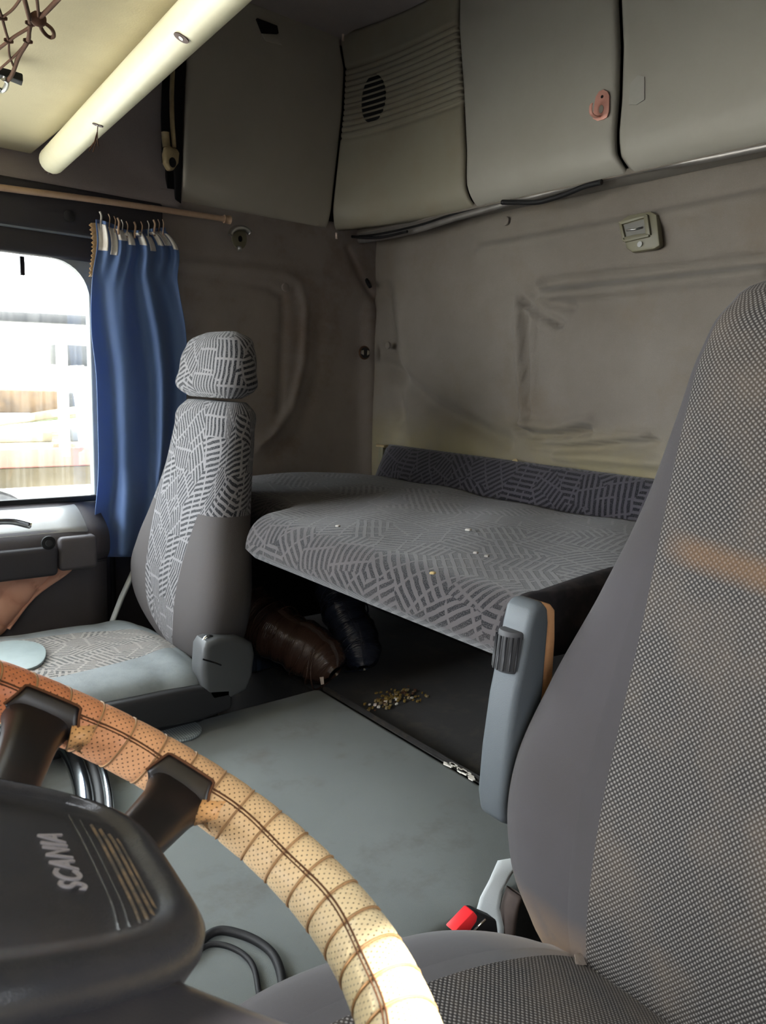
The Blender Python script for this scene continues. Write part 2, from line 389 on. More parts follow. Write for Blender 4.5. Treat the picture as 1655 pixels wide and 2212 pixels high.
def polydist(P, line):
    """distance of Nx2 points from a polyline"""
    d = np.full(len(P), 9.0)
    for a, b in zip(line[:-1], line[1:]):
        ab = b-a; t = np.clip(((P-a)@ab)/(ab@ab), 0, 1); d = np.minimum(d, np.linalg.norm(P-(a+t[:, None]*ab), axis=1))
    return d
def relief(P2, folds):
    h = np.zeros(len(P2))
    for line, amp, wid in folds: h += amp*np.exp(-(polydist(P2, np.array(line))/wid)**2)
    return h

# floor: tunnel carpet, lower foot wells, recess under the bunk
fl = struct(empty('floor'))
def slab(name, x0, x1, y0, y1, z0, z1, mat, parent, bev=.01):
    return rbox(name, ((x0+x1)/2, (y0+y1)/2, (z0+z1)/2), (x1-x0, y1-y0, z1-z0), mat, parent, bev, 3)
slab('engine_tunnel', -.6, .945, .630, 1.40, -1.02, ZT, MT['floor'], fl, .018)
slab('footwell_floor', XF, 1.56, YL, 2.05, ZF-.05, ZF, MT['floordark'], fl, 0)
slab('recess_floor', .955, 1.50, .40, 1.95, -1.02, -.728, MT['floordark'], fl, .004)
edge = tube('chipped_edge_strip', [(.947, .62, ZT+.001), (.947, .9, ZT+.001), (.947, 1.38, ZT+.001)], .006, MT['floordark'], fl, 8)
slab('carpet_seam', .365, .372, 1.0, 1.39, ZT-.004, ZT+.0012, MT['gap'], fl, 0)

# back wall of padded felt
ny, nz = 230, 120
yy = np.linspace(YL-.05, 2.03, ny); zz = np.linspace(-.46, .66, nz)
G = np.stack(np.meshgrid(yy, zz, indexing='ij'), 2).reshape(-1, 2)
def bx(*px): return [onX(a, b, XR)[1:] for a, b in px]
folds = [
    (bx((1122, 648), (1126, 780), (1140, 925)), -.010, .012), (bx((1152, 690), (1156, 880)), -.006, .010), (bx((1138, 680), (1142, 900)), .008, .010),
    (bx((1125, 645), (1165, 680), (1215, 700)), .013, .010), (bx((1150, 630), (1190, 655), (1240, 662)), .010, .010), (bx((1140, 668), (1190, 700)), -.009, .010),
    (bx((1118, 928), (1165, 945), (1230, 940), (1275, 930)), .016, .010), (bx((1150, 962), (1250, 970), (1330, 960), (1420, 955)), .013, .010),
    (bx((1140, 915), (1200, 925), (1280, 905)), -.010, .014), (bx((1150, 955), (1280, 950), (1400, 940)), -.009, .012), (bx((1200, 985), (1440, 1000)), -.010, .014),
    (bx((1170, 612), (1280, 600), (1400, 588), (1655, 560)), .013, .014), (bx((1170, 640), (1300, 628), (1655, 590)), -.012, .018),
    (bx((1040, 520), (1200, 490), (1400, 450), (1655, 398)), .006, .012), (bx((1040, 545), (1655, 425)), -.006, .02),
    (bx((830, 790), (940, 880), (1090, 955)), .014, .03), (bx((830, 640), (860, 900)), .012, .04)]
H = 2.1*relief(G, [(l_, a_, w_*.85) for l_, a_, w_ in folds])
pc = onX(1420, 800, XR)[1:]; H -= .022*np.exp(-(((G[:, 0]-pc[0])/.30)**4+((G[:, 1]-pc[1])/.15)**4))
pc = onX(985, 760, XR)[1:]; H -= .010*np.exp(-(((G[:, 0]-pc[0])/.17)**2+((G[:, 1]-pc[1])/.16)**2))
H += .003*np.sin(G[:, 0]*11+2*np.sin(G[:, 1]*9))*np.sin(G[:, 1]*13)
P = np.stack([XR+H, G[:, 0], G[:, 1]], 1).reshape(ny, nz, 3)
wb = struct(surf('wall_back', P, MT['wallback'], None, .02, flip=True))
def shellbox(name, x0, x1, y0, y1, z0, z1, mat, parent=None):
    o = rbox(name, ((x0+x1)/2, (y0+y1)/2, (z0+z1)/2), (x1-x0, y1-y0, z1-z0), mat, parent, 0)
    return o
shellbox('outer_panel', 1.56, 1.60, YL-.1, 2.15, ZF-.06, 1.10, MT['gap'], wb)
shellbox('storage_panel', 1.50, 1.53, YL-.1, 2.1, ZF, -.40, MT['floordark'], wb)
for px, py in ((1095, 478), (840, 746)):
    c = onX(px, py, XR-.004); disc('button', c, (-1, 0, 0), .011, .006, MT['wallback'], wb, 14, .002)

# passenger wall
wr = struct(empty('wall_right', (1.2, YP, ZF)))
nx, nz = 130, 150
xx = np.linspace(.80, 1.56, nx); zz = np.linspace(-.50, .47, nz)
G = np.stack(np.meshgrid(xx, zz, indexing='ij'), 2).reshape(-1, 2)
def by(*px): return [onY(a, b, YP)[[0, 2]] for a, b in px]
folds = [
    (by((378, 548), (480, 560), (600, 575), (720, 590)), .010, .014), (by((385, 590), (500, 605), (580, 620), (612, 640), (612, 700), (604, 880)), .011, .012),
    (by((380, 565), (520, 580), (610, 590), (645, 612), (660, 660), (655, 780), (630, 880), (590, 940), (560, 960)), -.013, .014),
    (by((690, 650), (688, 800), (650, 930), (600, 980)), .008, .025), (by((752, 540), (780, 600), (815, 655)), .013, .010), (by((815, 660), (815, 1000)), .010, .006)]
H = relief(G, folds)
cl = by((800, 680), (800, 1040)); H = H*.55-.010*np.exp(-(polydist(G, np.array(cl))/.035)**2)
P = np.stack([G[:, 0], YP+H, G[:, 1]], 1).reshape(nx, nz, 3)
surf('felt_panel', P, MT['wallside'], wr, .02, flip=False)
shellbox('outer_panel', .66, 1.60, 2.06, 2.10, ZF-.06, 1.10, MT['gap'], wr)
shellbox('outer_header', XF, .70, 2.06, 2.10, .30, 1.10, MT['gap'], wr)
shellbox('outer_door_skin', XF, .70, 2.06, 2.10, ZF-.06, -.34, MT['gap'], wr)
c = onY(615, 621, YP-.012); disc('button', c, (0, -1, 0), .012, .008, MT['wallside'], wr, 16, .003)
# upper wall between overhead shelf and lockers (curves inwards towards the top) and the belt slot
def upper(u, v):   # u along x, v up
    x = .10+.755*u; z = .428+.56*v
    y = 1.965-.055*max(0, v-.15)**1.2+.02*math.exp(-((u-.75)/.22)**2-((v-.35)/.25)**2)
    y -= .03*math.exp(-(v/.10)**2)
    return (x, y, z)
P = np.array([[upper(u, v) for v in np.linspace(0, 1, 40)] for u in np.linspace(0, 1, 40)])
surf('header_panel', P, MT['headliner'], wr, .015, flip=False)
q = [onY(a, b, 1.935) for a, b in ((358, 60), (404, 40), (398, 200), (392, 440), (380, 430), (378, 370), (352, 350), (350, 250))]
prism('belt_slot', q, (0, .01, 0), MT['gap'], wr, .002)
# b-pillar and door shut lines behind the curtain
q = [(.62, 1.955, .43), (.815, 1.955, .43), (.815, 1.955, ZF), (.62, 1.955, ZF)]
prism('pillar_panel', q, (0, .04, 0), MT['doordark'], wr, .004)
for px in (222, 243):
    a = onY(px, 1195, 1.945)
    tube('door_seal', [(a[0], 1.945, -.36), (a[0], 1.945, ZF+.05)], .007, MT['black'], wr, 8)

# driver side, front and ceiling shell (closes the cab round the windows)
wl = struct(empty('wall_left', (0, YL, ZF)))
def wb_(name, x0, x1, z0, z1): shellbox(name, x0, x1, YL-.05, YL, z0, z1, MT['doordark'], wl)
wb_('door_panel', XF, 1.60, ZF-.06, -.10); wb_('door_header', XF, 1.60, .31, 1.1); wb_('rear_pillar', .50, 1.60, -.26, .35); wb_('front_light_block', XF, -.15, -.26, .35)  # unseen side; window opening narrowed at the front to cut side light
wf = struct(empty('wall_front', (XF, .85, ZF)))
for nm, z0, z1, y0, y1 in (('bulkhead', ZF-.06, -.30, YL-.05, 2.1), ('header', .47, 1.1, YL-.05, 2.1), ('pillar', -.3, .47, YL-.05, -.20), ('pillar', -.3, .47, 1.98, 2.1)):
    shellbox(nm, XF-.05, XF, y0, y1, z0, z1, MT['doordark'], wf)
rbox('dashboard', (-.60, .85, -.62), (.38, 2.28, .62), MT['doordark'], wf, .05, 4)
ce = []
ny = 60
def ceilf(u, v):
    x = -.80+2.36*u; y = YL-.05+2.46*v
    z = ZC+.05-.05*(1-math.exp(-((x-1.56)/.6)**2))*0+.06*math.sin(math.pi*min(1, max(0, (y+.3)/2.3)))*math.sin(math.pi*min(1, max(0, (x+.5)/2.0)))
    e = min(1.56-x, 2.06-y); z -= .065*math.exp(-(max(e, 0)/.16)**2)
    return (x, y, z)
P = np.array([[ceilf(u, v) for v in np.linspace(0, 1, 60)] for u in np.linspace(0, 1, 60)])
cl_ = struct(surf('ceiling', P, MT['headliner'], None, .02))
shellbox('roof_skin', XF-.05, 1.60, YL-.05, 2.10, 1.10, 1.13, MT['gap'], cl_)

# ------------------------------------------------------------------ passenger door
door = struct(empty('door_1', (.1, 1.95, ZF)))
prof = [(1.955, -.305), (1.925, -.318), (1.85, -.352), (1.822, -.372), (1.812, -.395), (1.815, -.425), (1.838, -.447), (1.858, -.452), (1.862, -.47), (1.866, -.60), (1.87, -.80), (1.875, -1.04)]
pf = smooth_path([(y, 0, z) for y, z in prof], 4)
xs = np.linspace(-.78, .615, 30)
P = np.array([[(x, p[0]+.02*max(0, (x-.50)/.1)**2*(1 if p[2] > -.45 else .2), p[2]) for p in pf] for x in xs])
surf('door_panel', P, MT['doorplastic'], door, .012, flip=True)
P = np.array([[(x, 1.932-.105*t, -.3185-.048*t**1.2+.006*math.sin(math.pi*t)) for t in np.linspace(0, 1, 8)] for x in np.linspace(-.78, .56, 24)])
surf('lit_sill_top', P, plain('lit_sill_plastic', (196, 198, 200), .35, 0, .5, mott=.3, dirt=(168, 164, 158), ms=12), door, .006, flip=True)  # paler than the door plastic, standing in for strong daylight on the sill
# armrest moulding with a finger hole, and its rear end piece
def doorbar(name, x0, x1, z0, z1, y, mat, bev=.012): return rbox(name, ((x0+x1)/2, y+.02, (z0+z1)/2), (x1-x0, .05, z1-z0), mat, door, bev, 4)
a0 = onY(0, 1195, 1.80); a1 = onY(124, 1165, 1.80)
doorbar('armrest_moulding', -.5, a1[0], -.462, -.392, 1.800, MT['doordark'])
doorbar('armrest_end', a1[0]+.003, .575, -.455, -.375, 1.806, MT['doorplastic'])
c = onY(104, 1172, 1.797); rg = disc('screw_cup', c, (0, -1, 0), .016, .006, MT['black'], door, 18, .002); disc('screw_head', c+np.array([0, -.006, 0]), (0, -1, 0), .008, .003, MT['darkplastic'], rg, 12, .001)
c = onZ(28, 1142, -.345)
tube('door_pull', [c+np.array(k) for k in ((-.12, .005, .0), (-.07, -.01, .018), (-.01, -.012, .02), (.035, -.004, .005))], .008, MT['chrome'], door, 8, sub=5)
# header above the glass, grey frame and rubber
def strip(name, z0, z1, y, x0, x1, mat, d=.03, bev=.006): return rbox(name, ((x0+x1)/2, y+d/2, (z0+z1)/2), (x1-x0, d, z1-z0), mat, door, bev, 3)
strip('header_trim', .325, .43, 1.930, -.78, .80, MT['doordark'], .03, .008)
strip('frame_top', .268, .330, 1.942, -.78, .66, MT['doordark'], .03, .010)
strip('frame_highlight', .322, .332, 1.934, -.78, .64, MT['doorgrey'], .012, .004)
c = onY(149, 467, 1.929); disc('plug', c, (0, -1, 0), .013, .004, MT['darkplastic'], door, 18, .001)
# rear upper corner of the frame is rounded
cn = onY(190, 600, 1.955); q = []
ctr = (cn[0]-.085, .268-.085)
for t in np.linspace(0, math.pi/2, 10): q.append((ctr[0]+.085*math.cos(t), 1.950, ctr[1]+.085*math.sin(t)))
q += [(ctr[0]+.085, 1.950, .28), (.70, 1.950, .28), (.70, 1.950, -.33), (ctr[0]+.085, 1.950, -.33)]
# (corner gusset + rear frame post as one ring piece)
g1 = q[:10]+[(ctr[0]+.085, 1.950, .272), (ctr[0], 1.950, .272)]
g1 = [(ctr[0]+.087, 1.950, ctr[1])]+q[1:10]+[(ctr[0], 1.950, .272), (ctr[0]+.087, 1.950, .272)]
prism('frame_corner', g1, (0, .02, 0), MT['doorgrey'], door, .0)
strip('frame_rear', -.32, .272, 1.950, ctr[0]+.085, .70, MT['doorgrey'], .03, .004)
strip('window_rubber', -.315, -.300, 1.936, -.78, .62, MT['black'], .016, .004)
strip('glass_guide', .225, .268, 1.985, ctr[0]-.06, ctr[0]-.05, MT['doordark'], .01, .001)
prism('pane', [(-.78, 1.985, -.34), (.69, 1.985, -.34), (.69, 1.985, .30), (-.78, 1.985, .30)], (0, .004, 0), MT['glass'], door, smooth=False)
# quilted vinyl insert
yq = 1.845
out = [onY(a, b, yq) for a, b in ((-260, 1290), (-120, 1262), (0, 1240), (60, 1229), (148, 1217), (157, 1226), (140, 1243), (75, 1290), (20, 1360), (-20, 1392), (-120, 1440), (-260, 1480))]
ox = np.array([p[0] for p in out]); top = np.array(out[:6])[:, [0, 2]]; bot = np.array(out[5:])[::-1][:, [0, 2]]
xs = np.linspace(top[0][0], top[-1][0], 90); P = []
for x in xs:
    zt = np.interp(x, top[:, 0], top[:, 1]); zb = np.interp(x, bot[:, 0], bot[:, 1]); row = []
    for t in np.linspace(0, 1, 40):
        z = zt+(zb-zt)*t; e = min(t, 1-t)*abs(zt-zb); e = min(e, (xs[-1]-x)*.6+.0)
        k = .075; a_ = abs(math.sin(math.pi*(x+z*.9)/k)); b_ = abs(math.sin(math.pi*(x-z*.9)/k))
        puff = .020*min(1, (a_*b_)**.30)
        row.append((x, yq+.018-puff-.008*min(1, e/.012)**.5, z))
    P.append(row)
surf('quilted_insert', np.array(P), MT['quilt'], door, .012, flip=True)
tube('insert_piping', smooth_path([p+np.array([0, .006, 0]) for p in out[2:9]], 4), .004, MT['quilt'], door, 8)

# ================================================================== OVERHEAD LOCKERS
ZB = 0.447
def edge_from(px, plane, val):
    f_ = onY if plane == 'Y' else onX
    pts = np.array([f_(a, b, val) for a, b in px]); k = 0 if plane == 'Y' else 1
    o = np.argsort(pts[:, 2]); return pts[o, 2], pts[o, k]
def panel(name, left, right, plane, val, mat, parent, ztop=ZC+.01, zbot=ZB, roll=.055, nr=70, nc=46, bulge=.008, ext=None, rnd=.012):
    zl, kl = edge_from(left, plane, val)
    if right is not None: zr, kr = edge_from(right, plane, val)
    zz = np.concatenate([np.linspace(zbot, zbot+.10, nr//2), np.linspace(zbot+.10, ztop, nr//2+1)[1:]]); P = []
    for z in zz:
        a = np.interp(z, zl, kl); b = np.interp(z, zr, kr) if right is not None else ext
        ss = np.concatenate([np.linspace(0, .06, 8)[:-1], np.linspace(.06, .94, nc-14), np.linspace(.94, 1, 8)[1:]]); row = []
        for s in ss:
            k = a+(b-a)*s; ed = min(s, 1-s)*abs(b-a)
            dep = rnd*(1-math.sqrt(max(0, 1-(1-min(1, ed/rnd))**2)))
            h = z-zbot; dep += roll*(1-math.sqrt(max(0, 1-(1-min(1, h/.07))**2)))*.8 if h < .07 else 0
            dep -= bulge*math.sin(math.pi*s)*math.sin(math.pi*min(1, h/(ztop-zbot)))
            row.append((k, val+dep, z) if plane == 'Y' else (val+dep, k, z))
        P.append(row)
    return surf(name, np.array(P), mat, parent, .012, flip=True)
VS, VR = 1.930, 1.385
ls = tag(empty('overhead_locker', (1.1, 1.94, ZB)), 'large dark grey overhead locker on the side wall, left of the speaker panel', 'locker', 'overhead lockers')
panel('door', [(420, -160), (414, 0), (405, 120), (398, 300), (392, 445)], [(738, 40), (737, 95), (746, 150), (742, 240), (732, 330), (722, 420), (714, 500)], 'Y', VS, MT['locker_side'], ls, roll=.03)
q = [onY(a, b, VS-.012) for a, b in ((556, 38), (600, 55), (603, 72), (568, 70))]
lt = prism('latch', q, (0, .012, 0), MT['black'], ls, .002)
q = [onY(a, b, VS-.008) for a, b in ((566, 72), (604, 74), (610, 97), (575, 88))]
prism('latch_plate', q, (0, .008, 0), MT['locker_side'], ls, .002)
# speaker panel in the corner
lc = tag(empty('corner_speaker_panel', (1.36, 1.78, ZB)), 'ribbed corner overhead panel with an oval speaker grille', 'speaker panel')
zl, xl = edge_from([(738, 40), (737, 95), (746, 150), (742, 240), (732, 330), (722, 420), (714, 500)], 'Y', VS)
zr, yr = edge_from([(994, -40), (988, 60), (998, 200), (1004, 330), (1003, 400), (1007, 446)], 'X', VR)
zt_, zb_ = onY(746, 150, VS)[2], onY(737, 298, VS)[2]
NRB = 12; rowz = np.concatenate([np.linspace(ZB, ZB+.08, 20), np.linspace(ZB+.08, zb_, 20)[1:], np.linspace(zb_, zt_, NRB*9+1)[1:], np.linspace(zt_, ZC+.01, 14)[1:]])
def corner_pt(s, z, off=0.0):
    x0 = np.interp(z, zl, xl)-.003; y1 = np.interp(z, zr, yr)+.004
    p0 = np.array([x0, VS]); p1 = np.array([VR, y1]); pc = np.array([VR+.004, y1+(VS-y1)*.72])
    p = (1-s)**2*p0+2*s*(1-s)*pc+s*s*p1; t = 2*(1-s)*(pc-p0)+2*s*(p1-pc); t /= np.linalg.norm(t); n = np.array([t[1], -t[0]])
    if n@np.array([-1, -1]) < 0: n = -n
    h = z-ZB; dep = .045*(1-math.sqrt(max(0, 1-(1-min(1, h/.07))**2))) if h < .07 else 0
    ed = min(s, 1-s)*.42; dep += .010*(1-math.sqrt(max(0, 1-(1-min(1, ed/.010))**2)))
    p = p+n*(off-dep); return (p[0], p[1], z)
P = []
for z in rowz:
    row = []
    for s in np.concatenate([np.linspace(0, .05, 6)[:-1], np.linspace(.05, .95, 34), np.linspace(.95, 1, 6)[1:]]):
        w = (z-zb_)/(zt_-zb_); off = 0
        if 0 <= w <= 1: off = -.0065*(1-abs(math.sin(math.pi*w*NRB)))**2.2
        row.append(corner_pt(s, z, off))
    P.append(row)
surf('panel', np.array(P), MT['corner'], lc, .010, flip=True)
# speaker grille: dark oval seen between the bars
def corner_from_px(px, py):
    v = dr(px, py); best = None
    for s in np.linspace(0, 1, 200):
        c = corner_pt(s, .75); t = np.array([c[0], c[1]]); dd = v[:2]/np.linalg.norm(v[:2]); cr = abs(t[0]*dd[1]-t[1]*dd[0])
        if best is None or cr < best[0]: best = (cr, s, v[2]*np.linalg.norm(t)/np.linalg.norm(v[:2]))
    return best[1], best[2]
s0, z0 = corner_from_px(806, 213); s1, _ = corner_from_px(833, 205); _, z1 = corner_from_px(806, 160)
q = []; nr_ = 7; G = []
for i, r in enumerate(np.linspace(.02, 1, 9)):
    G.append([corner_pt(s0+(s1-s0)*r*math.cos(t)+.0*math.sin(t), z0+(z1-z0)*r*math.sin(t), .0012 if False else -.0022) for t in np.linspace(0, 2*np.pi, 40, endpoint=False)])
G = np.array(G); sp = mesh('speaker_mesh', G.reshape(-1, 3), fromgrid(G, closed_v=True, flip=True), MT['black'], lc)
m_ = sp.modifiers.new('solid', 'SOLIDIFY'); m_.thickness = .002
for k in range(NRB):
    zk = zb_+(zt_-zb_)*(k+.5)/NRB
    if abs(zk-z0) < (z1-z0)*.97:
        hw = abs(s1-s0)*math.sqrt(1-((zk-z0)/(z1-z0))**2)
        tube('grille_bar', [corner_pt(s0-hw+2*hw*j/8, zk, .0004) for j in range(9)], .0030, MT['corner'], lc, 6, flat=(.8, .5))
# back lockers
A_L = [(993, -60), (990, 0), (989, 60), (999, 200), (1005, 330), (1004, 400), (1009, 444)]
A_R = [(1326, -80), (1330, 0), (1334, 100), (1332, 200), (1326, 280), (1325, 330), (1334, 360)]
B_L = [(1332, -80), (1336, 0), (1340, 100), (1337, 210), (1331, 280), (1331, 335), (1342, 362)]
la = tag(empty('overhead_locker', (1.40, 1.35, ZB)), 'light grey overhead locker on the back wall carrying the pink hook', 'locker', 'overhead lockers')
panel('door', A_L, A_R, 'X', VR, MT['locker'], la)
lb = tag(empty('overhead_locker', (1.40, .5, ZB)), 'light grey overhead locker at the top right, above the driver seat', 'locker', 'overhead lockers')
panel('door', B_L, None, 'X', VR, MT['locker'], lb, ext=YL+.02, nc=60)
q = [onX(a, b, VR-.0032) for a, b in ((1362, 180), (1378, 162), (1392, 166), (1392, 215), (1375, 226), (1358, 226))]
prism('glue_mark', q, (.002, 0, 0), plain('pale_glue', (168, 166, 158), .6, mott=.5, ms=60, dirt=(160, 160, 150)), lb, .0)
tr = struct(empty('trim_1', (1.42, .9, ZB)))
rbox('locker_backing', (1.455, .85, .74), (.02, 2.3, .555), MT['gap'], tr, 0); rbox('locker_floor', (1.455, .85, ZB+.006), (.075, 2.25, .012), MT['wallback'], tr, .002)
rbox('side_backing', (1.18, 1.958, .72), (.72, .012, .54), MT['gap'], tr, 0)
# rail under the lockers
rp = [onZ(a, b, ZB-.012) for a, b in ((384, 452), (470, 470), (600, 494), (690, 512))]
c0 = rp[-1]
bk = [onX(a, b, 1.425) for a, b in ((800, 517), (900, 497), (1010, 463), (1340, 375), (1655, 315))]
rail = np.vstack([rp, [onX(745, 518, 1.42)], bk, [(1.425, YL, bk[-1][2])]])
tube('rail', rail, .0085, MT['rail'], tr, 8, flat=(1, .8), sub=6)
tube('rail_gap', rail+np.array([0, 0, .010]), .0045, MT['gap'], tr, 6, sub=6)
cb = tag(tube('loose_cable', [onX(a, b, 1.408) for a, b in ((1085, 437), (1120, 437), (1165, 436), (1220, 420), (1262, 403), (1300, 393))], .006, MT['black'], None, 8, sub=6), 'loose black cable sagging from the rail under the back lockers', 'cable')
tag(tube('loose_cable', [onX(a, b, 1.40) for a, b in ((688, 524), (700, 517), (725, 508), (770, 512), (820, 513), (880, 500))], .004, MT['black'], None, 6, sub=6), 'thin black cable along the locker rail in the cab corner', 'cable')
tag(tube('loose_cable', [onX(a, b, 1.462) for a, b in ((748, 520), (756, 540), (770, 560), (784, 590), (800, 620))], .006, MT['black'], None, 6, sub=5), 'short black cable hanging down the corner below the speaker panel', 'cable')
tag(tube('locating_pin', [onY(741, 88, 1.88), onY(741, 74, 1.88)], .0035, MT['pin'], None, 8), 'small pale pin at the top corner of the speaker panel', 'pin')
tag(tube('locating_pin', [onY(727, 516, 1.915), onY(727, 503, 1.915)], .0035, MT['pin'], None, 8), 'small pale pin at the bottom corner of the speaker panel', 'pin')

# pink hook on locker A
hk = empty('wall_hook', onX(1300, 230, VR-.006)); tag(hk, 'pink metal wall hook on the grey overhead locker door', 'hook')
HX = VR-.0060
q = [onX(a, b, HX) for a, b in ((1284, 222), (1287, 208), (1294, 197), (1303, 193), (1312, 197), (1316, 206), (1315, 240), (1311, 253), (1302, 258), (1290, 261), (1280, 256))]
pl = prism('plate', q, (.003, 0, 0), MT['pinkmetal'], hk, .0008)
disc('screw_hole', onX(1301, 209, HX), (-1, 0, 0), .003, .001, MT['gap'], pl, 10)
c = onX(1299, 236, HX); disc('opening', c, (-1, 0, 0), .0055, .0008, MT['locker'], pl, 14, ry=.008)
b0 = onX(1294, 252, HX)
tube('hook_arm', [b0+np.array(k) for k in ((0, 0, 0), (-.012, 0, -.003), (-.022, .003, .002), (-.024, .004, .014), (-.022, .004, .020))], .0042, MT['pinkmetal'], hk, 8, flat=(.5, 1.3), sub=5)

# olive catch plate on the back wall
ct = empty('catch_plate', onX(1380, 500, XR-.02)); tag(ct, 'olive plastic strap catch screwed to the felt back wall', 'catch')
CXp = XR-.020
def cpx(*l): return [onX(a, b, CXp) for a, b in l]
prism('back_plate', cpx((1341, 475), (1358, 464), (1405, 456), (1418, 464), (1425, 530), (1412, 538), (1365, 545), (1352, 536), (1340, 480)), (.018, 0, 0), MT['olive'], ct, .004)
fr = [((1338, 480), (1400, 463), (1398, 470), (1345, 486)), ((1339, 482), (1346, 484), (1355, 520), (1348, 522)), ((1393, 466), (1402, 464), (1408, 508), (1398, 508)), ((1347, 514), (1376, 507), (1404, 504), (1405, 512), (1352, 524))]
for l in fr: prism('raised_frame', [p+np.array([-.006, 0, 0]) for p in cpx(*l)], (.010, 0, 0), MT['olive'], ct, .0015)
prism('pocket', [p+np.array([-.0008, 0, 0]) for p in cpx((1348, 486), (1394, 473), (1397, 505), (1354, 516))], (.002, 0, 0), plain('grey_pocket', (120, 118, 112), .7), ct)
tube('spring_bar', [p+np.array([-.004, 0, 0]) for p in cpx((1356, 498), (1374, 496), (1390, 492))], .0022, MT['steel'], ct, 6)
disc('screw', cpx((1384, 528))[0]+np.array([-.002, 0, 0]), (-1, 0, 0), .006, .002, MT['steel'], ct, 12)

# round hook on the side wall
rh = empty('wall_hook', onY(517, 515, YP-.03)); tag(rh, 'round metal hook plate on the side wall under the locker', 'hook')
c = onY(516, 515, YP-.028); pl = disc('plate', c, (0, -1, 0), .022, .005, MT['olive'], rh, 24, .001, ry=.028)
disc('hole', onY(519, 516, YP-.034), (0, -1, 0), .006, .001, MT['gap'], pl, 12, ry=.008)
a = [onY(x, y, YP-.040) for x, y in ((498, 508), (502, 498), (514, 492), (530, 494), (540, 503))]
tube('cap_lip', a, .007, MT['steel'], rh, 8, sub=4)
tube('pin', [onY(517, 532, YP-.036), onY(518, 543, YP-.036)], .006, MT['steel'], rh, 8)
# small round lamp low in the corner
rl = empty('reading_lamp', onY(786, 762, YP-.03)); tag(rl, 'small round chrome fitting on the side wall near the bunk corner', 'lamp')
c = onY(786, 762, YP-.028); bz = disc('bezel', c, (0, -1, 0), .021, .006, plain('bronze_ring', (104, 78, 62), .35, .7), rl, 24, .002)
disc('reflector', c+np.array([0, -.006, 0]), (0, -1, 0), .017, .002, MT['darkplastic'], rl, 20, .0005)
for dx in (-.010, .010): prism('bright_facet', [c+np.array([dx*.6, -.009, -.008]), c+np.array([dx*1.6, -.009, -.004]), c+np.array([dx*1.6, -.009, .006]), c+np.array([dx*.7, -.009, .008])], (0, .001, 0), MT['glow'], rl)

# ================================================================== FRONT OVERHEAD SHELF, RAIL BAR, NET
sh = tag(empty('overhead_shelf', (.0, .85, .49)), 'beige board of the front overhead shelf seen from below', 'shelf')
shelf = rbox('board', (-.14, .838, .505), (1.28, 2.234, .03), MT['shelf'], sh, .008, 3)
pA = onZ(112, 348, .455); pB = onZ(462, 0, .455); dA = (pB-pA)/np.linalg.norm(pB-pA)
end = pB+dA*.85
bar = tag(empty('padded_bar', tuple(pA)), 'cream plastic bar along the edge of the overhead shelf', 'bar')
tube('bar_body', [pA-dA*.004, pA, pA+dA*.004, pA+dA*.03, (pA+pB)/2, pB, end], [.016, .024, .027, .027, .027, .027, .027], MT['cream'], bar, 20)
bp = tube('bar_body_pad', [pA+dA*.01, end], .001, MT['cream'], bar, 4)
def bar_hole(px, py, rx, ry_, tuft=False):
    v = dr(px, py); v = v/np.linalg.norm(v)
    best = min((np.linalg.norm(np.cross(v, pA+dA*t)), t) for t in np.linspace(0, 1.1, 400)); p = pA+dA*best[1]
    dist = p@v; hit = v*(dist-math.sqrt(max(0, (.027**2)-best[0]**2))); n = hit-p; n -= dA*(n@dA); n = _unit(n)
    c = p+n*.0268
    h = disc('screw_hole', c, n, rx, .0012, plain('worn_hole', (70, 50, 46), .4, .3), bar, 18, ry=ry_, up=right*1.0)
    disc('screw', c+n*.0006, n, rx*.45, .0012, MT['steel'], h, 10)
    if tuft:
        e0 = c
        for k in range(7):
            a = (RNG.random(3)-.5)*.012
            tube('frayed_thread', [e0, e0+np.array([0, 0, -.010])-dA*.004, e0+np.array([-.002, 0, -.028])+a*.6-dA*.008, e0+np.array([-.004, 0, -.040])+a*1.6-dA*.014], .0008, MT['rope'], h, 4)
bar_hole(417, 51, .007, .011); bar_hole(226, 243, .004, .010, True); bar_hole(114, 354, .004, .009)

net = tag(empty('storage_net', onZ(60, 60, .455)), 'brown rope storage net hanging under the beige shelf', 'net')
def nz_(x, y): return onZ(x/2.955, y/2.955, .452)
strands = [((385, -20), (300, 70), (245, 120)), ((235, -20), (243, 60), (248, 110)), ((150, -30), (178, 80), (192, 145), (186, 200), (178, 260), (120, 360), (80, 470), (45, 520)),
           ((140, -20), (80, 60), (15, 110), (-60, 160)), ((-20, 20), (10, 100), (40, 210), (55, 260), (60, 350), (85, 420)), ((245, 125), (180, 180), (90, 235), (0, 305), (-60, 350)),
           ((178, 262), (100, 350), (0, 440), (-60, 500)), ((12, 110), (30, 180), (55, 262)), ((55, 258), (20, 285), (-40, 330))]
for i, s in enumerate(strands): tube('rope', [nz_(*p) for p in s], (.0030 if i in (0, 2) else .0022) if i in (0, 1, 2, 5) else .0017, MT['rope'], net, 6, sub=4)
for p in ((192, 150), (14, 112), (55, 260), (178, 262)):
    c = nz_(*p); tube('knot', [c+np.array([-.006, 0, 0]), c, c+np.array([.006, 0, 0])], [.002, .0042, .002], MT['rope'], net, 8)
c = nz_(244, 122); tube('knot', [c+np.array([-.009, 0, .0]), c+np.array([-.004, 0, 0]), c+np.array([.004, 0, 0]), c+np.array([.009, 0, 0])], [.005, .009, .009, .005], MT['rope'], net, 10)
tube('loop', [nz_(*p) for p in ((250, 145), (268, 190), (300, 228), (330, 240), (345, 222), (330, 185), (295, 155), (262, 138))], .0026, MT['rope'], net, 6, sub=4)
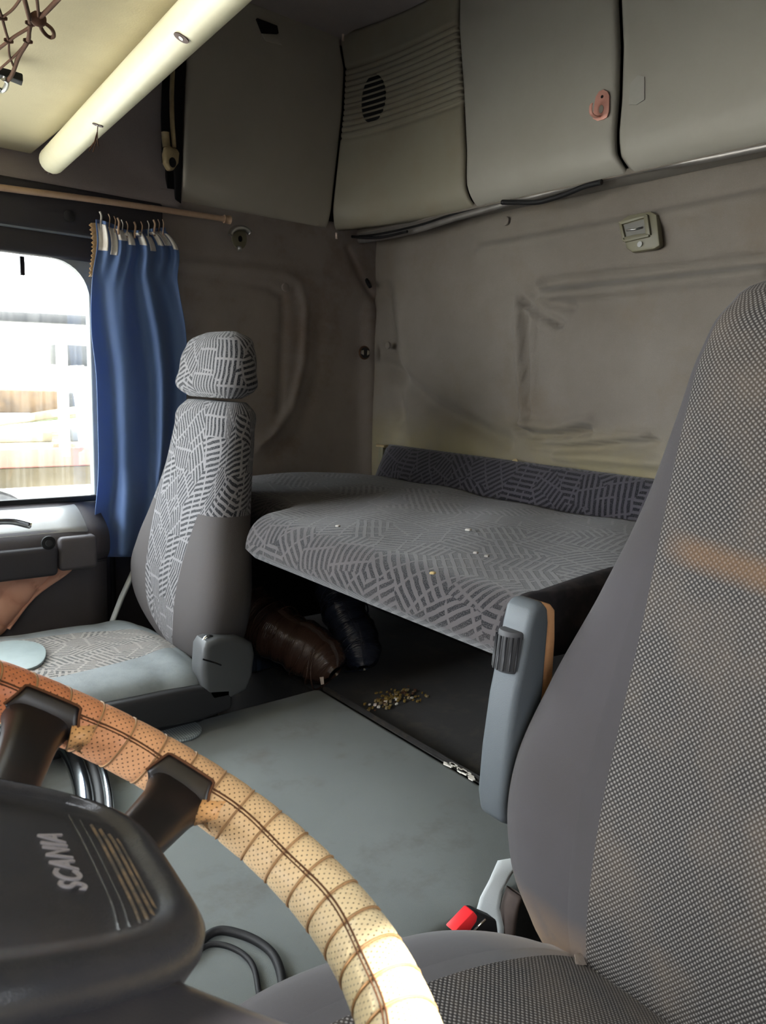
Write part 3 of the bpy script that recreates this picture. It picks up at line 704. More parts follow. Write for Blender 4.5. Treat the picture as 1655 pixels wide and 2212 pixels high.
q = [onZ(a/2.955, b/2.955, .462) for a, b in ((-30, 470), (60, 492), (148, 520), (140, 552), (60, 520), (-30, 500))]
prism('hook_bracket', q, (0, 0, .012), MT['black'], net, .002)
tube('hook_ring', [onZ(a/2.955, b/2.955, .452) for a, b in ((20, 500), (45, 520), (35, 560), (10, 580), (-15, 560))], .004, MT['steel'], net, 6, sub=4)

# seat belt guide on the b-pillar
sb = tag(empty('belt_guide', onY(370, 340, 1.90)), 'beige belt guide with strap in the dark slot beside the side locker', 'seat belt')
tube('strap', [onY(a, b, 1.90) for a, b in ((374, 40), (374, 130), (371, 200), (372, 260), (376, 320))], .011, MT['brass'], sb, 8, flat=(.35, 1), sub=5)
q = [onY(a, b, 1.898) for a, b in ((356, 330), (359, 316), (366, 312), (374, 318), (384, 320), (389, 330), (387, 352), (377, 366), (367, 368), (358, 352))]
gb = prism('guide_body', q, (0, .022, 0), MT['brass'], sb, .006, 3)
disc('bolt_hole', onY(373, 351, 1.8975), (0, -1, 0), .009, .001, MT['gap'], gb, 14, ry=.012)
tube('upper_lug', [onY(a, b, 1.905) for a, b in ((357, 286), (358, 300), (360, 318))], .010, MT['brass'], sb, 8)

# ================================================================== CURTAIN
rd = tag(tube('curtain_rail', [onY(a, b, 1.915) for a, b in ((-420, 345), (0, 405), (200, 431), (400, 460), (492, 474))], .0075, MT['copperrod'], None, 8, sub=4), 'thin pale brown curtain rail above the passenger window', 'curtain rail')
e = onY(490, 474, 1.915); tube('end_stop', [e+np.array([-.008, 0, 0]), e+np.array([.01, 0, 0])], .011, MT['copperrod'], rd, 10)
cu = tag(empty('window_curtain', onY(300, 1200, 1.88)), 'gathered blue curtain hanging beside the bright passenger window', 'curtain')
lx_ = [(480, 208), (520, 211), (600, 200), (720, 198), (800, 207), (900, 211), (1040, 212), (1120, 206), (1200, 211)]
rx_ = [(480, 358), (505, 378), (600, 384), (720, 402), (800, 405), (900, 400), (1040, 385), (1120, 372), (1200, 350)]
rows = np.linspace(474, 1203, 110); cols = np.linspace(0, 1, 150)
def curt(y, s, off=0.0):
    xl_ = csp(y, [a for a, b in lx_], [b for a, b in lx_])[0]; xr_ = csp(y, [a for a, b in rx_], [b for a, b in rx_])[0]
    t = (y-474)/730
    warp = s+.03*math.sin(s*9+t*2.5)*math.sin(math.pi*s)
    x = xl_+(xr_-xl_)*warp
    fo = .013*math.sin(2*math.pi*(s*6.0+.2*math.sin(t*3)))*max(0, 1-t*5)+.014*math.sin(2*math.pi*(s**1.3*2.6-.30*t+.20))*min(1, t*2.5+.2)+.007*math.sin(2*math.pi*(s*4.6-.9*t))*(1-.6*t)*(.3+.7*s)
    if t > .72: fo += .018*math.sin((t-.72)*9)*math.sin(2*math.pi*s*1.3+.6)
    ydip = 14*math.sin(math.pi*s)**2*(1 if t < .02 else 0)+(18*s if t < .05 else 18*s*(1-min(1, (t-.05)/.3)))
    return onY(x, y+ydip*(1-t), 1.885+fo+off)
P = np.array([[curt(y, s) for s in cols] for y in rows])
surf('cloth', P, MT['curtain'], cu, .0015)
hp = .012
for k, (s0_, s1_, d0, d1) in enumerate(((.02, .12, 8, 66), (.16, .23, 10, 74), (.25, .385, 8, 40), (.395, .50, 14, 48), (.55, .63, 6, 46), (.66, .71, 24, 58), (.74, .81, 8, 44), (.83, .91, 8, 42), (.93, .995, 14, 50))):
    R_ = np.array([[curt(474+d, s, -.004) for s in np.linspace(s0_, s1_, 10)] for d in np.linspace(d0, d1, 8)])
    surf('heading_tape', R_, MT['tape'], cu, .002)
for k, s in enumerate((.06, .17, .25, .31, .38, .47, .58, .66, .74, .82, .89, .96)):
    a = curt(480, s, -.006); b = onY(*(0, 0), 1.0)*0; t = a+np.array([0, .004, .026])
    tube('curtain_hook', [a+np.array([0, 0, -.012]), a, a+np.array([.003, .002, .016]), t], .0013 if k % 3 else .0026, MT['tape'] if k % 4 == 0 else MT['copperrod'], cu, 6, sub=3)
fr_ = []
for i, y in enumerate(np.linspace(482, 598, 26)):
    w_ = 20 if i % 2 else 14
    fr_.append([onY(csp(y, [a for a, b in lx_], [b for a, b in lx_])[0]-w_*(1-.45*(i/26))*j/3+3, y-6*j/3*0, 1.90+.004*math.sin(i)) for j in range(4)])
surf('fringe', np.array(fr_), MT['fringe'], cu, .0015, flip=True)

# ================================================================== BUNK
bk_ = tag(empty('bunk_mattress', (1.02, 1.2, -.34)), 'long grey patterned bunk mattress along the back wall', 'mattress')
def sstep(a, b, x): t = min(1, max(0, (x-a)/(b-a))); return t*t*(3-2*t)
ycol = np.concatenate([np.linspace(-.22, .595, 16), np.linspace(.595, .66, 22)[1:], np.linspace(.66, 1.30, 46)[1:], np.linspace(1.30, 1.46, 40)[1:], np.linspace(1.46, 1.86, 40)[1:], np.linspace(1.86, 1.935, 10)[1:]])
def bed_front(y): return .960-.245*sstep(.605, .645, y)+.12*sstep(1.33, 1.42, y)
P = []
for y in ycol:
    xf = bed_front(y); xb = 1.425; endr = 1-max(0, (y-1.86)/.075)**2*.45
    row = [(xf+.10, y, -.352), (xf+.05, y, -.350), (xf+.022, y, -.343), (xf+.006, y, -.328)]
    for k in range(1, 9):
        a = k/8*math.pi/2; row.append((xf+.055*(1-math.sin(a)), y, -.31+.058*(1-math.cos(a)) if False else -.318+.060*math.sin(a)**1.0*(1 if True else 0)*(1-math.cos(a))/(1-math.cos(math.pi/2)) if False else -.318))
    row = row[:4]
    for k in range(0, 9):
        a = k/8*math.pi/2; row.append((xf+.058*(1-math.cos(a)), y, -.322+.066*math.sin(a)))
    for t in np.linspace(0, 1, 30)[1:]:
        x = xf+.058+(xb-xf-.058)*t
        z = -.256+.012*math.sin(math.pi*t)*(1-.4*math.cos(y*4))+.003*math.sin(9*y+5*x)+.002*math.sin(23*y-14*x)
        z -= .05*sstep(.93, 1.0, t); row.append((x, y, z))
    row = [(px_, py_, -.345+(pz_+.345)*endr if pz_ > -.345 else pz_) for px_, py_, pz_ in row]
    P.append(row)
P = np.array(P); P[..., 2] -= .012
# the side of the step behind the driver seat is dark velvet, so split the cloth there
iy0 = int(np.searchsorted(ycol, .600)); iy1 = int(np.searchsorted(ycol, .650))
buv = np.stack([P[..., 1], np.concatenate([np.zeros((len(P), 1)), np.cumsum(np.linalg.norm(np.diff(P[..., [0, 2]], axis=1), axis=2), axis=1)], 1)-P[:, :1, 0]*-1], 2)
surf('cover', P[iy1:], MT['hatch_bed'], bk_, flip=True, uv=buv[iy1:].reshape(-1, 2))
surf('side_cover', P[iy0:iy1+1], MT['velvet'], bk_, flip=True)
surf('cover_behind_seat', P[:iy0+1], MT['hatch_bed'], bk_, flip=True)
rbox('base_board', (1.15, 1.31, -.378), (.56, 1.24, .022), MT['gap'], bk_, .003)
rbox('base_board_behind_seat', (1.20, .16, -.378), (.46, .80, .022), MT['gap'], bk_, .003)
bc = tag(empty('bunk_bolster', (1.46, .9, -.25)), 'dark patterned bolster strip between mattress and back wall', 'bolster')
rows = []
for y in np.linspace(-.2, 1.825, 80):
    row = []
    for t in np.linspace(0, 1, 16):
        x = 1.405+.058*t; z = -.31+.125*t; e = min(1, (1.825-y)/.02)
        row.append((x-.012*math.sin(math.pi*t)*e, y, z))
    row += [(1.474, y, -.180), (1.486, y, -.184), (1.490, y, -.30)]
    rows.append(row)
surf('cover', np.array(rows), MT['hatch_dark'], bc, .004, flip=True)
c = onX(835, 980, 1.47); rbox('hinge_plate', (1.465, c[1]+.012, -.212), (.02, .022, .05), MT['olive'], bc, .003)
rbox('hinge_cap', (1.458, c[1]+.008, -.186), (.02, .042, .008), MT['brass'], bc, .003)
tag(disc('wall_button', onX(1115, 1001, 1.478), (-1, 0, .4), .011, .008, MT['brass'], None, 14, .002), 'small beige button above the dark bolster on the back wall', 'button')
# crumbs on the bed
for k, (x, y) in enumerate(((1012, 1146), (1028, 1196), (935, 1240), (1052, 1203), (730, 1138))):
    c = onZ(x, y, -.250)
    tag(prism('fluff_crumb', [c+np.array(p)*.004*(1.4 if k == 0 else 1) for p in ((-1.3, .3, 0), (-.3, -.9, 0), (1.1, -.5, 0), (.9, .6, 0), (-.4, .9, 0))], (0, 0, .003), plain('crumb_%d' % k, ((210, 206, 200), (170, 165, 160), (190, 168, 120), (160, 156, 150), (200, 196, 190))[k], .9), None, .0008),
        ('white scrap of fluff at the middle of the bunk mattress', 'grey crumb just below the white fluff on the mattress', 'yellowish crumb near the front edge of the mattress', 'small grey crumb on the right half of the mattress', 'pale crumb on the left half of the mattress')[k], 'crumb')

# ================================================================== THINGS UNDER THE BUNK
def sack(name, a, b, r, mat, label, tie=True):
    a = np.array(a); b = np.array(b); d = (b-a); L = np.linalg.norm(d); rt = tag(empty(name, tuple(a)), label, 'sack', 'wrapped rolls under the bunk')
    ts = np.linspace(0, 1, 40); pts = a+ts[:, None]*d+np.stack([.006*np.sin(ts*9), .004*np.cos(ts*7), .005*np.sin(ts*6)], 1)
    rr = [r*(.30+.70*min(1, t/.14)**.5)*(1-.75*max(0, (t-.88)/.12)**2)*(1+.05*math.sin(t*26)+.03*math.sin(t*61)) for t in ts]
    tube('wrap', pts, rr, mat, rt, 28)
    for k in range(9):
        t = .1+.09*k+.02*math.sin(k*5); p = a+t*d; u_ = _unit(np.cross(d, (0, 0, 1))); v_ = _unit(np.cross(u_, d))
        ang = np.linspace(0, 2*np.pi, 26, endpoint=False); rk = np.interp(t, ts, rr)*1.01
        tube('film_fold', [p+rk*(u_*math.cos(q_)+v_*math.sin(q_))+_unit(d)*(.014*math.sin(q_+k)+.004*math.sin(3*q_+k)) for q_ in ang], .0022, mat, rt, 5, closed=True)
    return rt
s1_ = sack('wrapped_sack', (.982, 1.385, -.672), (.865, 1.68, -.545), .064, MT['sackbrown'], 'brown film-wrapped roll lying nearest the passenger seat')
e = onZ(688, 1470, -.655); prism('tape_tab', [e+np.array(p) for p in ((-.004, -.012, .012), (.004, -.014, .012), (.007, -.012, -.006), (.0, -.012, -.006))], (0, .002, 0), MT['pin'], s1_)
sack('wrapped_sack', (1.070, 1.39, -.680), (1.105, 1.60, -.475), .054, MT['sackblue'], 'dark blue film-wrapped roll leaning behind the brown one')
# dark side box behind the passenger seat
tb = tag(empty('tool_box', (1.0, 1.75, -.728)), 'dark blue plastic box on the floor behind the passenger seat', 'box')
rbox('body', (.985, 1.70, -.69), (.26, .18, .13) if False else (.24, .18, .07), plain('blue_black_plastic', (38, 46, 58), .4), tb, .01)
for k in range(4): rbox('rib', (.90+.05*k, 1.607, -.69), (.012, .008, .06), plain('blue_black_plastic_rib', (44, 54, 68), .4) if k == 0 else bpy.data.materials['blue_black_plastic_rib'], tb, .002)
# litter on the recess floor
for k in range(110):
    u_, v_ = RNG.normal(0, .5, 2); px_, py_ = 850+62*np.clip(u_, -1, 1.1)+8*v_, 1509-14*np.clip(u_, -1, 1)+17*np.clip(v_, -1, 1)
    c = onZ(px_, py_, -.726); a = RNG.random()*6.28; r = .002+.004*RNG.random()
    pts = [c+np.array([r*(.6+.5*RNG.random())*math.cos(a+q_), r*(.5+.4*RNG.random())*math.sin(a+q_), 0]) for q_ in np.linspace(0, 5.2, 5)]
    o = prism('litter_flake', pts, (.001, 0, .002+.004*RNG.random()), (MT['litter'], MT['brass'], MT['litter'], MT['rope'], MT['litter'], MT['tape'])[k % 11 % 6], None)
    tag(o, 'small yellowish flake in the litter on the dark floor under the bunk', 'litter', 'litter flakes under the bunk')
for k in range(14):
    t = RNG.random(); c = onZ(955+82*t+RNG.normal(0, 3), 1643+45*t+RNG.normal(0, 3), ZT+.004); r = .003+.004*RNG.random()
    pts = [c+np.array([r*math.cos(q_)*(.6+.6*RNG.random()), r*1.6*math.sin(q_)*(.6+.6*RNG.random()), 0]) for q_ in np.linspace(0, 5.2, 5)]
    o = prism('paint_chip', pts, (0, 0, .002), MT['tape'], None); tag(o, 'pale chip on the worn edge of the grey tunnel carpet', 'chip', 'pale chips on the carpet edge')
# round studded cover on the tunnel
c = onZ(386, 1583, ZT+.0005); dc = disc('floor_cover_disc', c, (0, 0, 1), .045, .007, MT['disc'], None, 36, .002); tag(dc, 'round grey textured cover disc on the tunnel carpet', 'cover disc')
# black hose loop
hs = tag(tube('rubber_hose', [onZ(a, b, -.694) for a, b in ((400, 2075), (440, 2028), (475, 2010), (520, 2018), (560, 2036), (590, 2062), (606, 2100), (612, 2150))], .0055, MT['black'], None, 10, sub=6), 'black rubber hose loop on the carpet beside the wheel hub', 'hose')
tag(tube('rubber_hose', [onZ(a, b, -.696) for a, b in ((420, 2060), (455, 2040), (495, 2045), (530, 2065), (550, 2095), (560, 2150))], .0035, MT['black'], None, 10, sub=6), 'thinner black hose inside the hose loop beside the wheel hub', 'hose')
# chrome gear lever guard seen through the wheel
gl_ = tag(empty('lever_guard', onZ(150, 1640, -.69)), 'chrome curved guard on the tunnel seen through the steering wheel', 'guard')
for off, r in ((0, .016), (34, .009), (52, .008)):
    tube('chrome_arc', [onZ(a+off, b, -.675) for a, b in ((60, 1540), (105, 1572), (140, 1610), (165, 1655), (180, 1710), (186, 1780))], r, MT['chrome'] if off != 34 else MT['darkplastic'], gl_, 10, sub=6)
tube('black_arc', [onZ(a, b, -.66) for a, b in ((-40, 1540), (-2, 1565), (6, 1605), (0, 1650), (-30, 1720))], .014, MT['black'], gl_, 10, sub=6)

# ================================================================== SEATS
def superloft(names, rows, axA, axB, mats, parent, split=None, full=None, seg=(26, 44), cap=True):
    """rows: (centre, half width, half depth, exponent, insert half width, bolster height); two meshes share the boundary:
       the insert (front, |a|<insert) and the rest.  axA = width direction, axB = direction of the front"""
    axA = np.asarray(axA, float); axB = np.asarray(axB, float); nF, nB = seg; ring = []
    for (c, w, d, n, x0, bo) in rows:
        tb_ = math.acos(min(.999, (min(x0, .98*w)/w)**(n/2)))
        th = np.concatenate([np.linspace(tb_, math.pi-tb_, nF+1), np.linspace(math.pi-tb_, 2*math.pi+tb_, nB+1)[1:-1]])
        cs, sn = np.cos(th), np.sin(th)
        a = w*np.sign(cs)*np.abs(cs)**(2/n); b = d*np.sign(sn)*np.abs(sn)**(2/n)
        f = np.abs(a)/w; b = b+np.where(sn > 0, bo*(np.clip(f, 0, 1)**3)*np.sqrt(np.clip(sn, 0, 1)), 0)
        ring.append(np.asarray(c, float)+a[:, None]*axA+b[:, None]*axB)
    G = np.array(ring); m, k = G.shape[:2]; uvl = np.concatenate([[0], np.cumsum(np.linalg.norm(np.diff(G[:, nF//2], axis=0), axis=1))])
    dv = np.linalg.norm(np.diff(G, axis=1), axis=2).max(0); vl = np.concatenate([[0], np.cumsum(dv)])
    fl_ = np.cross(axA, axB)@(np.asarray(rows[-1][0])-np.asarray(rows[0][0])) > 0
    objs = []
    for which, nm in enumerate(names):
        f = []
        for i in range(m-1):
            for j in range(k):
                ins = j < nF or (full is not None and full(i/(m-1), j, nF, k))
                if split is None: ins = j < nF
                if ins == (which == 0):
                    q = (i*k+j, i*k+(j+1) % k, (i+1)*k+(j+1) % k, (i+1)*k+j); f.append(q if fl_ else q[::-1])
        v = list(G.reshape(-1, 3)); uv = [(uvl[i], vl[j]) for i in range(m) for j in range(k)]
        if which == 1 and cap: f.append(tuple(range(k)))
        if cap and which == (0 if full is not None else 1): f.append(tuple(range((m-1)*k, m*k)))
        used = sorted({x for q in f for x in q}); rm = {o_: n_ for n_, o_ in enumerate(used)}
        objs.append(mesh(nm, [v[x] for x in used], [tuple(rm[x] for x in q) for q in f], mats[which], parent, True, [uv[x] for x in used]))
    return objs
def rowsof(zs, tab, M, endr=.03):
    """tab columns: key, cx, cy, cz, w, d, n, x0, bo ; key monotone"""
    tab = np.array(tab, float); t = np.linspace(tab[0, 0], tab[-1, 0], M); cols_ = [csp(t, tab[:, 0], tab[:, j]) for j in range(1, 9)]
    return [((cols_[0][i], cols_[1][i], cols_[2][i]), cols_[3][i], cols_[4][i], cols_[5][i], cols_[6][i], cols_[7][i]) for i in range(M)]

# ---- passenger seat
ps = tag(empty('passenger_seat', (.55, 1.57, ZF)), 'grey patterned passenger seat with headrest beside the blue curtain', 'seat')
YC = 1.575
tab = [(-0.62, 0.7, YC-0.02, -0.62, 0.1, 0.03, 2.6, 0.01, 0), (-0.585, 0.703, YC-0.02, -0.585, 0.16, 0.055, 2.8, 0.018, 0), (-0.53, 0.698, YC-0.01, -0.53, 0.205, 0.066, 3, 0.062, 0.012), (-0.45, 0.702, YC+0, -0.45, 0.235, 0.068, 3, 0.085, 0.022), (-0.38, 0.712, YC+0, -0.38, 0.218, 0.066, 3, 0.095, 0.018), (-0.3, 0.727, YC+0, -0.3, 0.185, 0.062, 3, 0.108, 0.01), (-0.2, 0.748, YC+0, -0.2, 0.157, 0.056, 3, 0.128, 0.004), (-0.11, 0.764, YC+0.005, -0.11, 0.145, 0.052, 3, 0.13, 0), (-0.065, 0.77, YC+0.005, -0.065, 0.138, 0.048, 2.8, 0.12, 0), (-0.048, 0.772, YC+0.005, -0.048, 0.118, 0.034, 2.6, 0.1, 0)]
rows_ = rowsof(None, tab, 90)
superloft(['backrest_cover', 'backrest_shell'], rows_, (0, 1, 0), (-1, 0, 0), (MT['hatch_light'], MT['seatplain']), ps, split=True, full=lambda t, j, nF, k: t > .595)
tab = [(-.040, 0.766, YC, -.040, .105, .030, 2.6, .08, 0), (-.028, 0.766, YC, -.028, .130, .046, 2.8, .10, 0), (.02, 0.770, YC, .02, .140, .050, 2.8, .11, 0), (.065, 0.775, YC, .065, .128, .046, 2.6, .10, 0), (.092, 0.780, YC, .092, .100, .034, 2.4, .07, 0), (.102, 0.782, YC, .102, .065, .016, 2.2, .04, 0)]
superloft(['headrest', 'headrest_side'], rowsof(None, tab, 40), (0, 1, 0), (-1, 0, 0), (MT['hatch_light'], MT['hatch_light']), ps)
# cushion (runs along x), with a patterned insert and a pale patch at the front
def cush_row(x, cy, cz, w, d, n, x0, bo): return ((x, cy, cz), w, d, n, x0, bo)
tab = [(.135, .135, YC, -.655, .14, .02, 2.6, .08, 0), (.15, .15, YC, -.645, .20, .05, 2.8, .12, .0), (.22, .22, YC-.005, -.632, .215, .066, 3, .135, .010), (.40, .40, YC-.01, -.630, .222, .066, 3, .125, .016), (.54, .54, YC-.01, -.630, .222, .062, 3, .10, .016), (.63, .63, YC-.01, -.632, .215, .055, 3, .06, .008), (.665, .665, YC-.01, -.638, .18, .035, 2.6, .03, .0), (.675, .675, YC-.01, -.645, .14, .015, 2.6, .02, 0)]
superloft(['cushion_insert', 'cushion'], rowsof(None, tab, 70), (0, 1, 0), (0, 0, 1), (MT['hatch_cush'], MT['seatworn']), ps)
c = onZ(28, 1420, -.562); ang = np.linspace(0, 2*np.pi, 28, endpoint=False)
o = prism('vinyl_patch', [c+np.array([.062*math.cos(t)*(1+.1*math.sin(2*t)), .095*math.sin(t), 0]) for t in ang], (0, 0, .006), MT['patchvinyl'], ps, .002); o['label'] = 'pale vinyl patch glued on the seat cushion'
# torn dark skirt on the near side of the cushion and base
prism('cushion_side', [(.20, 1.325, -.60), (.40, 1.325, -.595), (.60, 1.325, -.60), (.685, 1.325, -.615), (.685, 1.325, -.665), (.62, 1.325, -.672), (.36, 1.325, -.660), (.20, 1.325, -.66)], (0, .045, 0), MT['darkplastic'], ps, .010, 3)
rbox('seat_base', (.43, YC, -.86), (.42, .36, .36), MT['darkplastic'], ps, .03, 3)
rbox('cushion_pan', (.42, YC-.01, -.678), (.46, .40, .04), MT['darkplastic'], ps, .015, 3)
# recliner cover at the near side
q = [onY(a, b, 1.325) for a, b in ((441, 1402), (450, 1388), (475, 1380), (520, 1378), (548, 1390), (553, 1415), (548, 1460), (535, 1492), (500, 1512), (456, 1522), (442, 1500), (438, 1450))]
rc = prism('recliner_cover', q, (0, .06, 0), MT['greyplastic'], ps, .012, 4)
q = [(.60, 1.2985, -.60), (.64, 1.2985, -.585), (.66, 1.2985, -.60), (.655, 1.2985, -.604), (.64, 1.2985, -.592), (.60, 1.2985, -.605)]
tube('cover_crack', [onY(a, b, 1.3245) for a, b in ((438, 1424), (452, 1428), (465, 1432), (478, 1437))], .0016, MT['gap'], rc, 5)
tube('hinge_ring', [onY(452+14*math.cos(t), 1395+20*math.sin(t), 1.35) for t in np.linspace(0, 2*np.pi, 20, endpoint=False)], .0045, MT['chrome'], ps, 8, closed=True)
tube('buckle_stalk', [(.60, 1.80, -.60), (.635, 1.82, -.54), (.67, 1.83, -.48)], .012, MT['belt'], ps, 8, flat=(.5, 1.2))
# ---- driver seat
ds = tag(empty('driver_seat', (.5, .30, ZF)), 'charcoal driver seat with woven mesh centre filling the right side', 'seat')
YD = .295
tab = [(-0.7, 0.735, YD, -0.7, 0.16, 0.04, 2.6, 0.115, 0), (-0.67, 0.725, YD, -0.67, 0.21, 0.062, 2.8, 0.128, 0.012), (-0.61, 0.715, YD, -0.61, 0.25, 0.07, 3, 0.13, 0.026), (-0.52, 0.712, YD, -0.52, 0.275, 0.072, 3, 0.13, 0.04), (-0.44, 0.722, YD, -0.44, 0.277, 0.072, 3, 0.132, 0.04), (-0.345, 0.748, YD, -0.345, 0.26, 0.068, 3, 0.138, 0.03), (-0.235, 0.78, YD, -0.235, 0.23, 0.064, 3, 0.146, 0.014), (-0.12, 0.798, YD, -0.12, 0.195, 0.06, 3, 0.15, 0.004), (-0.02, 0.808, YD, -0.02, 0.173, 0.056, 3, 0.15, 0), (0.05, 0.822, YD, 0.05, 0.162, 0.052, 3, 0.148, 0), (0.098, 0.840, YD, 0.098, 0.148, 0.046, 2.8, 0.136, 0), (0.124, 0.850, YD, 0.124, 0.12, 0.032, 2.6, 0.11, 0), (0.134, 0.854, YD, 0.134, 0.082, 0.014, 2.4, 0.07, 0)]
superloft(['backrest_insert', 'backrest'], rowsof(None, tab, 110), (0, 1, 0), (-1, 0, 0), (MT['weave'], MT['drvplain']), ds, seg=(40, 50))
tab = [(0.13, 0.13, YD, -0.62, 0.15, 0.02, 2.6, 0.1, 0), (0.15, 0.15, YD, -0.6, 0.21, 0.06, 2.8, 0.14, 0.01), (0.25, 0.25, YD, -0.592, 0.238, 0.07, 3, 0.15, 0.028), (0.4, 0.4, YD, -0.604, 0.243, 0.07, 3, 0.15, 0.034), (0.54, 0.54, YD, -0.634, 0.238, 0.066, 3, 0.148, 0.026), (0.64, 0.64, YD, -0.668, 0.212, 0.058, 3, 0.148, 0.012), (0.7, 0.7, YD, -0.695, 0.185, 0.05, 3, 0.145, 0), (0.72, 0.72, YD, -0.71, 0.15, 0.02, 3, 0.13, 0)]
superloft(['cushion_insert', 'cushion'], rowsof(None, tab, 80), (0, 1, 0), (0, 0, 1), (MT['weave'], MT['drvplain']), ds, seg=(40, 50))
rbox('seat_base', (.45, YD, -.88), (.40, .34, .30), MT['darkplastic'], ds, .03, 3)
rbox('cushion_pan', (.44, YD, -.73), (.46, .36, .06), MT['darkplastic'], ds, .02, 3)
# folded-up armrest on the far side of the driver seat
ar = empty('armrest'); setparent(ar, ds)
YA = .570
def ay(px, py, y=YA): return onY(px, py, y)
q = [ay(a, b) for a, b in ((1130, 1430), (1143, 1360), (1152, 1322), (1163, 1304), (1178, 1302), (1188, 1315), (1190, 1345), (1177, 1500), (1158, 1640), (1140, 1740), (1118, 1790), (1090, 1783), (1086, 1740), (1095, 1640), (1112, 1520))]
body = prism('armrest_body', q, (0, .046, 0), MT['armplastic'], ds, .009, 4)
bpy.data.objects.remove(ar)
q = [ay(a, b, YA+.008) for a, b in ((1178, 1304), (1192, 1306), (1201, 1318), (1201, 1380), (1196, 1460), (1184, 1520), (1160, 1600), (1150, 1600), (1174, 1500), (1187, 1345))]
o = prism('armrest_pad', q, (0, .040, 0), MT['tan'], ds, .004, 3); o['label'] = 'tan pad on the back of the armrest'
c = ay(1094, 1404, YA+.026)
c = c+np.array([.002, -.002, 0])
rl_ = disc('armrest_roller', c+np.array([0, 0, -.026]), (0.1, 0, 1), .017, .052, MT['roller'], ds, 28, .003)
for k in range(14):
    t = 2*math.pi*k/14; tube('roller_rib', [c+np.array([-.002+.0172*math.cos(t), .0172*math.sin(t), -.021]), c+np.array([.002+.0172*math.cos(t), .0172*math.sin(t), .021])], .0013, MT['darkplastic'], rl_, 5)
# buckle and belt beside the cushion
YBk = .565
q = [onY(a, b, YBk) for a, b in ((985, 2012), (1030, 1968), (1049, 1985), (1010, 2024))]
bd = [onY(a, b, YBk) for a, b in ((992, 2022), (1034, 1972), (1075, 1990), (1080, 2030), (1050, 2065), (1010, 2050))]
bu = prism('buckle', bd, (0, .022, 0), MT['black'], ds, .004, 2)
p_ = prism('release_button', [onY(a, b, YBk-.004) for a, b in ((981, 2014), (1024, 1969), (1033, 1980), (1030, 1992), (1008, 2024))], (0, .016, 0), MT['red'], bu, .002); p_['label'] = 'red release button'
tube('chrome_edge', [onY(1048, 1986, YBk-.002), onY(1010, 2022, YBk-.002)], .0022, MT['chrome'], bu, 6)
G = []
for t, (a, b) in zip(np.linspace(0, 1, 7), ((1125, 1860), (1108, 1900), (1088, 1940), (1078, 1975), (1080, 2010), (1072, 2040), (1060, 2070))):
    p = onY(a, b, .590); G.append([p+right*(-.030+.034*s)+np.array([0, .008*math.sin(t*5)*s, .006*s]) for s in np.linspace(0, 1, 6)])
surf("belt_webbing", np.array(G), MT["belt"], ds, .003)
G2 = [onY(a, b, .585) for a, b in ((1112, 1925), (1100, 1965), (1095, 2010), (1085, 2050))]
tube('belt_stalk', G2, .012, plain('dirty_belt', (78, 68, 64), .8, mott=.5, ms=60), ds, 8, flat=(.4, 1.2), sub=4)
# torn clip in the crease
cp = [onY(a, b, .425) for a, b in ((1243, 2084), (1262, 2078), (1285, 2100), (1302, 2122), (1290, 2126), (1262, 2112), (1246, 2100))]
tc_ = prism('torn_clip', cp, (.01, .010, .003), plain('worn_clip', (132, 122, 112), .5, mott=.6, ms=90, dirt=(88, 72, 62)), ds, .003)
tube('clip_hole', [onY(1262, 2092, .423), onY(1272, 2106, .423)], .004, MT['gap'], tc_, 6)

# ================================================================== STEERING WHEEL
WC = np.array([.047, .374, -.219]); TI, AZ = .499, -.14
wn = np.array([math.sin(TI)*math.cos(AZ), math.sin(TI)*math.sin(AZ), math.cos(TI)]); wu = _unit(np.cross((0, 1, 0), wn)); wv = np.cross(wn, wu)
sw = tag(empty('steering_wheel'), 'black steering wheel with tan perforated leather rim cover', 'steering wheel')
MW = Matrix.Identity(4)
for i in range(3): MW[i][0] = wu[i]; MW[i][1] = wv[i]; MW[i][2] = wn[i]; MW[i][3] = WC[i]
sw.matrix_world = MW
RR, RT, NS = .240, .0210, 54
DA = 2*math.pi/NS
G = []; uvs = []
na, nb = 9, 30
for i in range(na):
    s = i/(na-1); row = []
    for j in range(nb+1):
        ph = 2*math.pi*j/nb; skew = .045*math.cos(ph+.5)
        th = DA*(s-.5)+skew; e = min(s, 1-s)*2
        r = RT*(.955+.055*min(1, (e/.35))**.5+.012*(1-s))
        row.append(((RR+r*math.cos(ph))*math.cos(th), (RR+r*math.cos(ph))*math.sin(th), r*math.sin(ph))); uvs.append(((s-.5)*DA*RR, ph*RT))
    G.append(row)
G = np.array(G); me0 = None
segs = []
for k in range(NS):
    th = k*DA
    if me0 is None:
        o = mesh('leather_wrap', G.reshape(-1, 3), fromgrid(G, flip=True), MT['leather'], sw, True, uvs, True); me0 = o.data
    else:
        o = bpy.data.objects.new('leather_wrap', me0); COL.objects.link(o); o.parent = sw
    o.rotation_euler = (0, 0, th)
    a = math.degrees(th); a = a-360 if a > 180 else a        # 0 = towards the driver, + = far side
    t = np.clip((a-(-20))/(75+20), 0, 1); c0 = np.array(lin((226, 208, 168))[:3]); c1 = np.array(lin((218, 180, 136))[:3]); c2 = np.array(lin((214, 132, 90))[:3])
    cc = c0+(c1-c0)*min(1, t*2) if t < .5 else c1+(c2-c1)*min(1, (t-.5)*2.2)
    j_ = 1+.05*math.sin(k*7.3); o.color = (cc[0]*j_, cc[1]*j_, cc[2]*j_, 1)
    segs.append(o)
